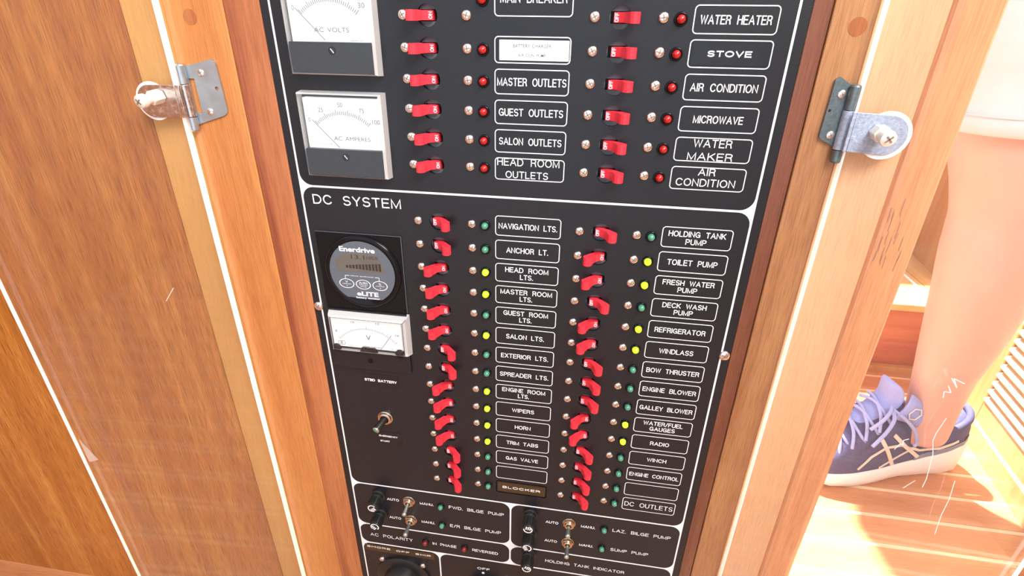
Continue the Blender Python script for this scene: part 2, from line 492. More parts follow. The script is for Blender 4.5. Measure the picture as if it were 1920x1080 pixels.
def engraved(name, lines, material, parent, y=-0.18, rot=0, sw=0.62, word=.86, gap=.26):
    """lines: (string, centre x, centre z, width, cap height) in mm, drawn with a round-ended pen sw mm wide"""
    V = []; F = []
    for s, cx, cz, wd, ch in lines:
        x = 0; st = []; lay = 0
        for ch_ in s:
            if ch_ == ' ': x += word; continue
            w_, ss = GL[ch_]
            for p in ss: st.append([(a + x, b) for a, b in p])
            x += w_ + gap
        tot = x - gap
        sx = (wd - sw) / tot; sy = (ch - sw)
        for p in st:
            q = [((a - tot / 2) * sx, (b - .5) * sy) for a, b in p]
            if rot == 90: q = [(-b, a) for a, b in q]
            q = [(cx + a, cz + b) for a, b in q]
            h = sw / 2; lay += 1
            yy = y - 0.012 * lay
            q = [Vector(t) for t in q]
            q = [q[0]] + [t for p_, t in zip(q[:-1], q[1:]) if (t - p_).length > 1e-5]
            closed = (q[0] - q[-1]).length < 1e-4 and len(q) > 8
            if closed: q = q[:-1]
            n_ = len(q); k = len(V)
            for i in range(n_):
                d0 = (q[i] - q[i - 1]) if (i > 0 or closed) else (q[1] - q[0])
                d1 = (q[(i + 1) % n_] - q[i]) if (i < n_ - 1 or closed) else d0
                d0 = d0.normalized(); d1 = d1.normalized()
                n0 = Vector((-d0.y, d0.x)); n1 = Vector((-d1.y, d1.x))
                m_ = n0 + n1
                m_ = n1 if m_.length < 1e-3 else m_.normalized()
                L = min(1.7, 1 / max(0.05, m_.dot(n1)))
                c = q[i].copy()
                if not closed and i == 0: c = c - d1 * h * .8
                if not closed and i == n_ - 1: c = c + d0 * h * .8
                V.append((c.x + m_.x * h * L, yy, c.y + m_.y * h * L)); V.append((c.x - m_.x * h * L, yy, c.y - m_.y * h * L))
            for i in range(n_ - (0 if closed else 1)):
                j = (i + 1) % n_
                F.append((k + 2 * i, k + 2 * j, k + 2 * j + 1, k + 2 * i + 1))
    V = [(a * K, b * K, c * K) for a, b, c in V]
    return mesh(name, V, F, material, parent)

def at(me, name, x, y, z, parent):
    """place a copy of a mesh that is modelled round its own origin (mm)"""
    o = bpy.data.objects.new(name, me)
    COL.objects.link(o)
    o.parent = parent
    o.location = (x * K, y * K, z * K)
    return o

# ================================================================== SETTING
FZ = -0.40
# floor: boards laid left to right with pale strips between them
floor = struct(mesh('floor', [(-1.6, -1.6, FZ - .03), (1.7, -1.6, FZ - .03), (1.7, 1.3, FZ - .03), (-1.6, 1.3, FZ - .03),
                              (-1.6, -1.6, FZ - .012), (1.7, -1.6, FZ - .012), (1.7, 1.3, FZ - .012), (-1.6, 1.3, FZ - .012)],
                    [(0, 3, 2, 1), (4, 5, 6, 7), (0, 1, 5, 4), (1, 2, 6, 5), (2, 3, 7, 6), (3, 0, 4, 7)], M['plank']))
pl_me = st_me = None
yb = 0.338 - 0.055 * 34
while yb < 0.70:
    if pl_me is None:
        b = B().box(-1.6, 1.7, 0.0035, 0.0515, FZ - .012, FZ)
        o = b.build('floor_board', M['plank'], floor); pl_me = o.data; o.location.y += yb
        b = B().box(-1.6, 1.7, -0.0031, 0.0031, FZ - .012, FZ - 0.0002)
        o2 = b.build('pale_strip', M['holly'], floor); st_me = o2.data; o2.location.y += yb
    else:
        for nm, me in (('floor_board', pl_me), ('pale_strip', st_me)):
            o = bpy.data.objects.new(nm, me); COL.objects.link(o); o.parent = floor; o.location.y = yb
    yb += 0.055

# left bulkhead: veneer, flush with the cabinet front
wl = struct(B().box(-1.15, -0.2745, 0.0, 0.075, FZ, 0.75).build('wall_left', M['veneer']))

# unseen cabin roof, added to shade the floor round the viewer; open over the step
M['deckhead'] = mat('white_deckhead', (0.80, 0.80, 0.78, 1), 0.6, noise=0.03, nscale=5)
struct(B().box(-1.6, 1.7, -1.6, 0.72, 1.35, 1.38).build('ceiling', M['deckhead']))
# unseen cabin side: bulkhead added to dim what the left clear door reflects
struct(B().box(-1.17, -1.15, -1.6, 0.0, FZ, 0.75).build('wall_side', M['veneer']))

# ================================================================== CABINET round the panel
cab = empty('panel_cabinet', 'teak cabinet front of upright boards framing the black switch panel', 'cabinet', (0, 0, FZ))
CT, CB = 0.75, FZ
def stile(name, x0, x1, y0, m_, y1=0.075, bv=0.0008, lab=None):
    o = B().box(x0, x1, y0, y1, CB, CT).build(name, M[m_], cab)
    bevel(o, bv, 3)
    if lab: o['label'] = lab
    return o
stile('stile', -0.2743, -0.2412, 0.0002, 'yellow', lab='pale yellow upright board left of the panel')
stile('stile', -0.2408, -0.1962, -0.0012, 'redstile', lab='orange upright board carrying the left hinge')
stile('stile', -0.1960, -0.1700, -0.0010, 'redinner', lab='darker red upright board along the left edge of the panel')
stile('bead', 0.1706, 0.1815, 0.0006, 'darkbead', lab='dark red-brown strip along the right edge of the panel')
stile('stile', 0.1817, 0.2050, -0.0006, 'tan', lab='tan upright board right of the panel')
stile('stile', 0.2053, 0.2418, 0.0002, 'paleright', lab='pale upright board under the right clear door')
stile('corner_post', 0.2421, 0.2715, 0.0008, 'orangeright', bv=0.006, lab='orange rounded corner post')
# cabinet body behind the panel
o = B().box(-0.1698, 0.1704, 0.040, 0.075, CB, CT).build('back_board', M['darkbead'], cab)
for x, z in ((-0.2220, 0.268), (0.1965, 0.2675), (-0.205, -0.62 + 0.30), (0.193, -0.29)):
    o = B().lathe((x, -0.0011 if x < 0 else -0.0005, z), [(0, 0.00025), (0.0050, 0.00025), (0.0053, -0.002)], 24).build('wood_plug', M['plug'], cab)
# splits and dents in the corner post
def strokes(name, paths, wd, y, material, parent):
    V = []; F = []
    for pth in paths:
        for (a, b), (c, d) in zip(pth[:-1], pth[1:]):
            t = Vector((c - a, d - b)); 
            if t.length < 1e-6: continue
            t.normalize(); nn = Vector((-t.y, t.x)) * wd / 2
            k = len(V)
            for p, q in ((a + nn.x, b + nn.y), (c + nn.x, d + nn.y), (c - nn.x, d - nn.y), (a - nn.x, b - nn.y)):
                V.append((p * K, y * K, q * K))
            F.append((k, k + 1, k + 2, k + 3))
    return mesh(name, V, F, material, parent)
M['stain'] = mat('grey_stain', (0.30, 0.16, 0.12, 1), 0.6, noise=0.3, nscale=500)
paths = []
for i in range(16):
    x = random.uniform(246, 262); z = random.uniform(128, 178); l = random.uniform(3, 13)
    paths.append([(x, z), (x + random.uniform(-.4, .4), z - l * .5), (x + random.uniform(-.6, .6), z - l)])
o = strokes('grain_split', paths, 0.35, 0.60, M['stain'], cab)
o['label'] = 'dark short splits in the corner post'; o['kind'] = 'stuff'

# ================================================================== THE PANEL
pan = empty('electrical_panel', 'tall black switch panel with red switches and white-printed circuit names', 'switch panel')
AC = [175.7 + 19 * i for i in range(7)]            # AC rows, bottom up; index 5 is beside WATER HEATER
DC = [133 - 19 * i for i in range(15)]
HX_L, HX_R = -56.8, 63.7
rows = []                                          # (hole x, z, on?, label text)
ac_left = [('HEAD ROOM OUTLETS', 1), ('SALON OUTLETS', 1), ('GUEST OUTLETS', 1), ('MASTER OUTLETS', 1), ('BATTERY CHARGER', 1), ('MAIN BREAKER', 1), ('MAIN BREAKER', 1)]
ac_right = [('AIR CONDITION', 0), ('WATER MAKER', 0), ('MICROWAVE', 0), ('AIR CONDITION', 0), ('STOVE', 0), ('WATER HEATER', 0)]
for i, (t, on) in enumerate(ac_left): rows.append((HX_L, AC[i], on, t, 'ac'))
for i, (t, on) in enumerate(ac_right): rows.append((HX_R, AC[i], on, t, 'ac'))
rows.append((HX_R, AC[6], 0, '', 'ac'))
left_names = ['NAVIGATION LTS.', 'ANCHOR LT.', 'HEAD ROOM LTS.', 'MASTER ROOM LTS.', 'GUEST ROOM LTS.', 'SALON LTS.', 'EXTERIOR LTS.', 'SPREADER LTS.', 'ENGINE ROOM LTS.', 'WIPERS', 'HORN', 'TRIM TABS', 'GAS VALVE', '', 'BLOCKER']
left_on = [0, 0, 1, 1, 1, 1, 0, 0, 1, 1, 1, 1, 0, 0, 0]
left_lit = [0, 0, 1, 1, 0, 1, 0, 0, 1, 1, 1, 1, 0, 0, 0]
right_names = ['HOLDING TANK PUMP', 'TOILET PUMP', 'FRESH WATER PUMP', 'DECK WASH PUMP', 'REFRIGERATOR', 'WINDLASS', 'BOW THRUSTER', 'ENGINE BLOWER', 'GALLEY BLOWER', 'WATER/FUEL GAUGES', 'RADIO', 'WINCH', 'ENGINE CONTROL', '', 'DC OUTLETS']
right_on = [0, 1, 1, 0, 1, 1, 0, 0, 0, 1, 1, 0, 0, 0, 0]
for i in range(15):
    rows.append((HX_L, DC[i], left_on[i], left_names[i], 'dc'))
    rows.append((HX_R, DC[i], right_on[i], right_names[i], 'dc'))

holes = [circ(x, z, 6.7) for x, z, *_ in rows]
face = fill('faceplate', [(-170.2, -345), (170.2, -345), (170.2, 345), (-170.2, 345)], holes, 0, 2.4, M['panel'], pan)
# bright milled edge of the plate
# white printed border network
cells = [rrect(-162.6, 162.9, 155.6, 338, 9),
         rrect(-162.6, 162.9, -153.6, 154.1, 9),
         rrect(-162.6, 0.1, -213.6, -155.0, 9),
         rrect(1.6, 162.9, -214.6, -155.0, 9),
         rrect(-162.6, 0.1, -243.4, -215.0, 9),
         rrect(1.6, 162.9, -243.4, -216.0, 9),
         rrect(-162.6, -76.7, -338, -244.9, 9),
         rrect(-75.2, 162.9, -338, -244.9, 9)]
fill('border_print', rrect(-164.0, 164.3, -339.4, 339.4, 2), cells, -0.16, 0.12, M['print'], pan)

# screws
def screw_mesh(name, r, h, parent=None, slot=0.62):
    b = B()
    b.lathe((0, 0, 0), [(r, 0), (r * 0.98, h * 0.45), (r * 0.86, h * 0.72), (r * 0.62, h * 0.92), (r * 0.3, h), (0, h * 1.02)], 20)
    s = r * slot; wv = r * 0.11
    b.box(-s, s, -h * 1.07, -h * 0.6, -wv, wv, 1)
    b.box(-wv, wv, -h * 1.07, -h * 0.6, -s, s, 1)
    o = b.build(name, [M['nickel'], M['slot']], parent)
    rotm = Matrix.Rotation(0.5, 4, 'Y'); o.data.transform(rotm)
    auto_smooth(o, 50)
    return o
scr = screw_mesh('screw', 3.15 * K, 1.8 * K, pan)
scr.location = (-72.6 * K, 0, AC[0] * K)
smes = [scr.data]
for a in (0.9, 1.4, 2.1):
    me = scr.data.copy(); me.transform(Matrix.Rotation(a, 4, 'Y')); smes.append(me)
big = screw_mesh('mounting_screw', 4.1 * K, 2.3 * K, pan)
big.location = (-165.4 * K, 0, 50.5 * K)
o = at(big.data, 'mounting_screw', 165.9, 0, 39.5, pan)
pos = []
for i, z in enumerate(AC):
    if i: pos.append((-72.6, z))
    pos += [(-31.2, z), (48.3, z), (88.8, z)]
for z in DC: pos += [(-72.4, z), (-31.2, z), (48.4, z), (88.9, z)]
for x, z in pos:
    at(random.choice(smes), 'screw', x, 0, z + 0.2, pan)

# indicator lamps
def lamp_mesh(name, m_):
    b = B().lathe((0, 0, 0), [(2.55 * K, 0), (2.55 * K, 2.4 * K), (2.3 * K, 3.3 * K), (1.6 * K, 4.2 * K), (0.7 * K, 4.65 * K), (0, 4.75 * K)], 20)
    o = b.build(name, M[m_], pan, smooth=True)
    return o
def bezel_mesh(parent):
    b = B().lathe((0, 0, 0), [(4.05 * K, 0), (4.0 * K, 1.0 * K), (3.5 * K, 1.5 * K), (2.75 * K, 1.2 * K), (2.6 * K, 0.2 * K)], 22)
    return b.build('bezel', M['gloss_black'], parent, smooth=True)
lamp_protos = {}
def lamp(kind, x, z, lab):
    if kind not in lamp_protos:
        o = lamp_mesh('indicator_lamp', {'red': 'red_lens', 'dull': 'dull_lens', 'green': 'green_lens', 'lit': 'lit_lens'}[kind])
        if 'bz' not in lamp_protos:
            bz = bezel_mesh(o); lamp_protos['bz'] = bz.data
        else:
            bz = bpy.data.objects.new('bezel', lamp_protos['bz']); COL.objects.link(bz); bz.parent = o
        lamp_protos[kind] = o.data
    else:
        o = bpy.data.objects.new('indicator_lamp', lamp_protos[kind]); COL.objects.link(o); o.parent = pan
        bz = bpy.data.objects.new('bezel', lamp_protos['bz']); COL.objects.link(bz); bz.parent = o
    o.location = (x * K, 0, z * K)
    o['label'] = lab
for i, (t, on) in enumerate(ac_left[:5]): lamp('red', -20.9, AC[i] - .2, 'red lamp left of ' + t)
lamp('red', -21.0, 279.6, 'red lamp left of MAIN BREAKER')
for i, (t, on) in enumerate(ac_right): lamp('red', 98.8, AC[i] - .5, 'red lamp left of ' + t)
for i in range(15):
    t = left_names[i] or 'the blank frame'
    lamp('lit' if left_lit[i] else 'green', -21.0, DC[i] - .2, ('glowing yellow-green lamp left of ' if left_lit[i] else 'unlit green lamp left of ') + t)
    t = right_names[i] or 'the blank frame'
    lamp('lit' if right_on[i] else 'green', 98.9, DC[i] - .4, ('glowing yellow-green lamp left of ' if right_on[i] else 'unlit green lamp left of ') + t)
lamp('green', -70.5, -171.8, 'unlit green lamp left of FWD. BILGE PUMP')
lamp('green', -70.4, -198.8, 'unlit green lamp left of E/R BILGE PUMP')
lamp('green', 92.9, -171.5, 'unlit green lamp left of LAZ. BILGE PUMP')
lamp('green', 92.9, -198.4, 'unlit green lamp left of SUMP PUMP')
lamp('dull', -90.3, -229.6, 'dull red lamp left of IN PHASE')
lamp('dull', -47.7, -229.8, 'dull red lamp left of REVERSED')

# circuit breakers: body behind the hole, red lever, ON/OFF printed on the lever foot
PROF = [(-11.2, -8.6), (-10.7, -6.6), (-8.6, -4.4), (-5.2, -0.6), (-2.8, 1.6), (3.9, 1.8), (4.0, -0.6), (0.9, -0.6), (-1.9, -3.0), (-4.2, -7.2), (-4.6, -9.8), (-5.6, -11.2), (-7.2, -12.0), (-9.0, -11.9), (-10.4, -10.9)]
def lever_mesh(flip):
    b = B()
    s = -1 if flip else 1
    pr = [(p[0] * s * K, p[1] * K) for p in PROF]
    if flip: pr = pr[::-1]
    # tip is slightly taller than the foot
    n = len(pr)
    def hh(x): return (3.1 if abs(x) > 3.0e-3 and (x * s) < 0 else 2.75) * K
    v = [(x, y, -hh(x)) for x, y in pr] + [(x, y, hh(x)) for x, y in pr]
    f = [(i, (i + 1) % n, n + (i + 1) % n, n + i) for i in range(n)] + [tuple(range(n)), tuple(range(2 * n - 1, n - 1, -1))]
    b.add(v, f)
    b.cyl((-7.9 * s * K, -8.0 * K, 3.05 * K), (-7.9 * s * K, -8.0 * K, 3.15 * K), 0.7 * K, n=12, k=1)
    # the round drum the lever turns on, inside the hole
    b.cyl((0, 5.4 * K, -2.9 * K), (0, 5.4 * K, 2.9 * K), 4.2 * K, n=24)
    o = b.build('lever', [M['red'], M['dark_back']], None)
    me = o.data; bpy.data.objects.remove(o)
    return me
LV = {1: lever_mesh(False), 0: lever_mesh(True)}
def body_mesh():
    b = B()
    b.box(-8.5 * K, 8.5 * K, 3.0 * K, 30 * K, -9.2 * K, -3.4 * K)
    b.box(-8.5 * K, 8.5 * K, 3.0 * K, 30 * K, 3.4 * K, 9.2 * K)
    b.box(-8.5 * K, -6.0 * K, 3.0 * K, 30 * K, -3.4 * K, 3.4 * K)
    b.box(6.0 * K, 8.5 * K, 3.0 * K, 30 * K, -3.4 * K, 3.4 * K)
    b.box(-6.0 * K, 6.0 * K, 12 * K, 30 * K, -3.4 * K, 3.4 * K)
    o = b.build('circuit_breaker', M['soft_black'], None); me = o.data; bpy.data.objects.remove(o)
    return me
BD = body_mesh()
bevs = {}
LT = {}
for on in (0, 1):
    s = 1 if on else -1
    o = engraved('t', [('ON' if on else 'OFF', 2.35 * s, 0, 4.1 if on else 5.0, 2.4)], M['print'], None, y=-0.72, rot=90, sw=.42)
    LT[on] = o.data; bpy.data.objects.remove(o)
for x, z, on, t, sysn in rows:
    o = at(BD, 'circuit_breaker', x, 0, z, pan)
    t2 = t or 'the blank frame'
    o['label'] = ('red lever switched on, ' if on else 'red lever switched off, ') + 'left of ' + t2
    for nm, me in (('lever', LV[on]), ('lever_print', LT[on])):
        c = bpy.data.objects.new(nm, me); COL.objects.link(c); c.parent = o
        if nm == 'lever': bevel(c, 0.00045, 2, 30)

# circuit labels
def ring(x0, x1, z0, z1, r=2.6, wd=0.62, name='circuit_label', y=-0.15):
    outer = rrect(x0, x1, z0, z1, r); inner = rrect(x0 + wd, x1 - wd, z0 + wd, z1 - wd, r - wd)
    n = len(outer)
    V = [(a * K, y * K, b * K) for a, b in outer] + [(a * K, y * K, b * K) for a, b in inner]
    F = [(i, (i + 1) % n, n + (i + 1) % n, n + i) for i in range(n)]
    return mesh(name, V, F, M['print'], pan)
def plate(name, x0, x1, z0, z1, y, thick, material, parent, r=0.3):
    poly = rrect(x0 * K, x1 * K, z0 * K, z1 * K, r * K, 3)
    o = B().prism(poly, y * K, (y + thick) * K).build(name, material, parent)
    return o
CL, CR = 10.8, 130.0     # label centre lines
def lbl(side, z, lines, hgt=15.6, cap=4.3, sw=0.66):
    c = CL if side == 'L' else CR
    hw = 24.3 if side == 'L' else 23.9
    r = ring(c - hw, c + hw, z - hgt / 2, z + hgt / 2)
    if not lines: return r
    n = len(lines)
    out = []
    for k, ln in enumerate(lines):
        s, wd = ln[0], ln[1]
        ch = ln[2] if len(ln) > 2 else cap
        dx = ln[3] if len(ln) > 3 else 0
        off = 0 if n == 1 else (2.9 if k == 0 else -2.9)
        if len(ln) > 4: off = ln[4]
        out.append((s, c + dx, z + off, wd, ch))
    engraved('lettering', out, M['print'], r, sw=sw)
    return r
dcl = [[('NAVIGATION LTS.', 43.4, 4.5)], [('ANCHOR LT.', 31.7, 4.5)], [('HEAD ROOM', 33.2), ('LTS.', 10.2)], [('MASTER ROOM', 40.6), ('LTS.', 10)],
       [('GUEST ROOM', 35.8), ('LTS.', 10)], [('SALON LTS.', 31.2, 4.4)], [('EXTERIOR LTS.', 39.5, 4.4)], [('SPREADER LTS.', 41.5, 4.4)],
       [('ENGINE ROOM', 37.3), ('LTS.', 9.8)], [('WIPERS', 19.6, 4.2)], [('HORN', 14.3, 4.2)], [('TRIM TABS', 29.2, 4.2)], [('GAS VALVE', 30.2, 4.2)], [], []]
dcr = [[('HOLDING TANK', 38.8), ('PUMP', 14.2)], [('TOILET PUMP', 34.8, 4.5)], [('FRESH WATER', 36.8), ('PUMP', 14)], [('DECK WASH', 32), ('PUMP', 14)],
       [('REFRIGERATOR', 37.8, 4.5)], [('WINDLASS', 26, 4.5)], [('BOW THRUSTER', 41.0, 4.5)], [('ENGINE BLOWER', 42.3, 4.5)], [('GALLEY BLOWER', 42.8, 4.5)],
       [('WATER/FUEL', 32.4), ('GAUGES', 21)], [('RADIO', 16, 4.2)], [('WINCH', 16.6, 4.2)], [('ENGINE CONTROL', 43.0, 4.4)], [], [('DC OUTLETS', 43.6, 5.6)]]
for i in range(15):
    z = DC[i] + 0.3
    lbl('L', z, dcl[i]); lbl('R', z, dcr[i])
# the BLOCKER strip is brown embossed tape
r_ = ring(CL - 24.3, CL + 24.3, DC[14] + .3 - 7.8, DC[14] + .3 + 7.8)
plate('tape', CL - 22.6, CL + 22.9, DC[14] - 5.6, DC[14] + 6.0, -0.24, 0.22, M['brown_tape'], r_)['label'] = 'brown tape strip'
engraved('lettering', [('BLOCKER', CL + 0.2, DC[14] + 0.4, 36.5, 3.0)], M['print'], r_, y=-0.30, sw=.6)
acl = [[('HEAD ROOM', 43.4, 5.3, -0.9, 4.9), ('OUTLETS', 30.0, 5.0, -1.7, -3.9)], [('SALON OUTLETS', 42.8, 4.9)], [('GUEST OUTLETS', 43.0, 4.9)], [('MASTER OUTLETS', 45.2, 5.0)]]
for i, l in enumerate(acl): lbl('L', AC[i], l)
acr = [[('AIR', 11, 5.0, -1.0, 4.6), ('CONDITION', 38, 5.2, -1.0, -2.6)], [('WATER', 24, 5.2, -0.5, 4.2), ('MAKER', 28.5, 5.0, -1.0, -4.3)], [('MICROWAVE', 30.4, 4.8)],
       [('AIR CONDITION', 40, 4.9)]]
for i, l in enumerate(acr): lbl('R', AC[i], l)
lbl('R', AC[5] - .5, [('WATER HEATER', 40.2, 5.0)])
lbl('R', AC[6] + .5, [])
r_ = ring(CL - 24.3, CL + 24.3, 270.5, 290.5)
engraved('lettering', [('MAIN BREAKER', CL, 280.4, 41.2, 4.9)], M['print'], r_)
r_ = ring(CL - 24.3, CL + 24.3, AC[4] - 7.9, AC[4] + 7.9)
plate('paper_strip', -10.3, 34.0, AC[4] - 6.1, AC[4] + 5.8, -0.28, 0.26, M['paper'], r_)['label'] = 'white paper sticker'
letters('lettering', [('BATTERY CHARGER', 10.6, AC[4] + 2.4, 24.4, 2.1), ('AIR CON PUMP', 10.6, AC[4] - 3.0, 17.7, 1.8)], M['ink'], r_, y=-0.33, bold=0.008)
r_ = ring(CR - 23.9, CR + 23.9, AC[4] - 7.9, AC[4] + 7.9)
plate('tape', CR - 22.2, CR + 22.2, AC[4] - 6.2, AC[4] + 6.0, -0.28, 0.26, M['dark_tape'], r_)['label'] = 'glossy black tape strip'
engraved('lettering', [('STOVE', CR - 0.2, AC[4] + 0.2, 25.6, 3.5)], M['print'], r_, y=-0.33, sw=.75)

def word(s, cx, cz, wd, ch, sw=0.62, name='printed_word'):
    return engraved(name, [(s, cx, cz, wd, ch)], M['print'], pan, sw=sw)
word('DC SYSTEM', -120.0, 144.9, 70.2, 7.6, 1.0)
for z in (-172.0, -198.8):
    word('AUTO', -121.2, z, 12.9, 3.5); word('MANU.', -85.4, z + .4, 14.4, 3.5)
    word('AUTO', 42.2, z - .3, 12.6, 3.5); word('MANU.', 77.4, z + .4, 13.8, 3.5)
word('FWD. BILGE PUMP', -34.0, -171.3, 56.5, 4.2)
word('E/R BILGE PUMP', -35.3, -198.2, 53.5, 4.2)
word('LAZ. BILGE PUMP', 128.2, -171.0, 54.6, 4.2)
word('SUMP PUMP', 119.6, -198.6, 36.6, 4.2)
word('AC POLARITY', -128.4, -230.3, 47.8, 4.6)
word('IN PHASE', -69.5, -230.2, 26.2, 4.0)
word('REVERSED', -25.6, -230.9, 27.6, 4.0)
word('HOLDING TANK INDICATOR', 78.0, -230.0, 80.4, 4.2)
word('OFF', -27.7, -259.0, 13.8, 3.6)
B().lathe((-28.2 * K, 0, -266.0 * K), [(1.5 * K, 0), (1.5 * K, 0.2 * K), (0, 0.22 * K)], 16).build('printed_dot', M['print'], pan)
o = plate('tape', -161.0, -82.0, -257.0, -247.2, -0.24, 0.22, M['brown_tape'], pan); o['label'] = 'dark tape strip lettered SHORE OFF SHIP'
engraved('lettering', [('SHORE', -145.0, -250.6, 27.0, 2.7), ('OFF', -117.6, -251.5, 15.2, 2.7), ('SHIP', -94.5, -251.6, 17.6, 2.7)], M['print'], o, y=-0.30, sw=.55)
o = plate('tape', -134.5, -101.8, -28.8, -15.0, -0.24, 0.22, M['dark_tape'], pan); o['label'] = 'black tape strip lettered STBD BATTERY'
engraved('lettering', [('STBD BATTERY', -118.4, -21.6, 30.4, 2.8)], M['print'], o, y=-0.30, sw=.6)
o = plate('tape', -129.6, -104.6, -97.6, -81.6, -0.24, 0.22, M['dark_tape'], pan); o['label'] = 'black tape strip lettered EMERGENCY START'
engraved('lettering', [('EMERGENCY', -117.6, -86.6, 18.5, 2.0), ('START', -121.5, -93.0, 9.6, 2.0)], M['print'], o, y=-0.30, sw=.45)

# toggle switches
def hexnut(b, x, z, r, y0, y1, k=0, ph=0.3):
    b.cyl((x * K, y0 * K, z * K), (x * K, y1 * K, z * K), r * K, n=6, k=k, phase=ph)
def toggle(x, z, ln, tip=(0, 0), lab=None, r=2.0):
    b = B()
    b.cyl((x * K, 0, z * K), (x * K, -0.6 * K, z * K), 6.3 * K, n=28)
    hexnut(b, x, z, 5.9, -0.6, -2.8)
    b.lathe((x * K, -2.8 * K, z * K), [(4.4 * K, 0), (4.4 * K, 1.2 * K), (3.9 * K, 1.9 * K), (2.6 * K, 1.9 * K), (2.4 * K, 0.6 * K)], 24)
    o = b.build('toggle_switch', M['brass'], pan); bevel(o, 0.0003, 2)
    if lab: o['label'] = lab
    p0 = Vector((x, -2.6, z)); p1 = Vector((x + tip[0], -ln, z + tip[1]))
    d = (p1 - p0); L = d.length
    l = B().lathe(p0 * K, [(1.5 * K, 0), (1.6 * K, L * .35 * K), (r * 1.18 * K, L * .86 * K), (r * 1.18 * K, L * .95 * K), (r * .8 * K, L * K), (0, (L + .25) * K)], 18, axis=d).build('lever', M['lever'], o, smooth=True)
    return o
TR = 2.0
toggle(-104.0, -171.0, 15.5, (-0.6, -3.6), 'steel toggle switch beside FWD. BILGE PUMP')
toggle(-103.9, -198.2, 20.5, (0.4, 0.4), 'steel toggle switch beside E/R BILGE PUMP')
toggle(59.0, -170.0, 17.5, (-0.5, 1.6), 'steel toggle switch beside LAZ. BILGE PUMP')
toggle(59.0, -197.6, 18.5, (0.0, 0.6), 'steel toggle switch beside SUMP PUMP')
# emergency start
b = B()
b.lathe((-118.2 * K, 0, -63.8 * K), [(7.2 * K, 0), (7.2 * K, .8 * K), (6.6 * K, 1.1 * K), (6.4 * K, 1.2 * K), (6.2 * K, 3.0 * K), (5.2 * K, 3.6 * K), (4.2 * K, 3.6 * K), (4.0 * K, 1 * K)], 30)
es = b.build('emergency_start_switch', M['brass'], pan); auto_smooth(es, 40); es['label'] = 'push switch with black shaft and green-centred cap'
ax = Vector((-4.0, -15.5, -3.0)).normalized()
p = Vector((-118.2, -1.5, -63.8))
B().lathe(p * K, [(3.3 * K, 0), (3.3 * K, 12.5 * K), (2.9 * K, 13.5 * K)], 22, axis=ax).build('shaft', M['black'], es, smooth=True)
B().lathe((p + ax * 13.2) * K, [(2.6 * K, 0), (3.2 * K, .3 * K), (3.3 * K, 1.3 * K), (2.9 * K, 1.8 * K), (2.1 * K, 1.75 * K), (2.0 * K, 1.2 * K)], 22, axis=ax).build('cap_ring', M['nickel'], es, smooth=True)
B().lathe((p + ax * 14.7) * K, [(2.3 * K, 0), (2.2 * K, .6 * K), (1.2 * K, .9 * K), (0, 1.0 * K)], 18, axis=ax).build('cap_centre', M['green_lens'], es, smooth=True)

# fuse holders
def fuse(x, z, lab, ln=18, a=0.4):
    b = B()
    b.lathe((x * K, 0, z * K), [(7.6 * K, 0), (7.6 * K, 1.6 * K), (7.0 * K, 2.2 * K), (6.2 * K, 2.4 * K), (6.2 * K, 4.0 * K), (6.6 * K, 4.3 * K), (6.6 * K, 5.6 * K), (6.1 * K, 6.0 * K),
                                (6.0 * K, 7 * K), (5.9 * K, (ln - 1) * K), (5.4 * K, ln * K), (3.8 * K, (ln + .1) * K), (0, (ln + .1) * K)], 28)
    for i in range(14):
        t = 2 * PI * i / 14
        c = Vector((x + 6.0 * math.cos(t), 0, z + 6.0 * math.sin(t)))
        b.cyl((c.x * K, -7.5 * K, c.z * K), (c.x * K, -(ln - 1.6) * K, c.z * K), 0.45 * K, n=6)
    o = b.build('fuse_holder', M['black'], pan); auto_smooth(o, 35); o['label'] = lab
    # printed arrow ring on the cap
    V = []; F = []
    n = 20
    for i in range(n + 1):
        t = a + (1.45 * PI) * i / n
        for rr in (3.4, 4.5): V.append(((x + rr * math.cos(t)) * K, -(ln + .2) * K, (z + rr * math.sin(t)) * K))
    for i in range(n): F.append((2 * i, 2 * i + 1, 2 * i + 3, 2 * i + 2))
    k = len(V)
    for cx in (-1.9, 0.0, 1.9):
        kk = len(V)
        for dx, dz in ((-.6, -2.4), (.6, -2.4), (.6, 1.4), (-.6, 1.4)):
            px, pz = cx + dx, dz - 1.2
            V.append(((x + px * math.cos(a) - pz * math.sin(a)) * K, -(ln + .2) * K, (z + px * math.sin(a) + pz * math.cos(a)) * K))
        F.append((kk, kk + 1, kk + 2, kk + 3))
    mesh('cap_print', V, F, M['print'], o)
fuse(-136.4, -168.6, 'black round fuse holder left of FWD. BILGE PUMP switch', 17, 0.7)
fuse(-136.6, -195.5, 'black round fuse holder left of E/R BILGE PUMP switch', 17, -0.8)
fuse(20.6, -165.2, 'black round fuse holder left of LAZ. BILGE PUMP switch', 18, 3.0)
fuse(20.4, -191.6, 'black round fuse holder left of SUMP PUMP switch', 18, -1.2)
fuse(20.6, -222.8, 'black round fuse holder left of HOLDING TANK INDICATOR', 18, 2.8)

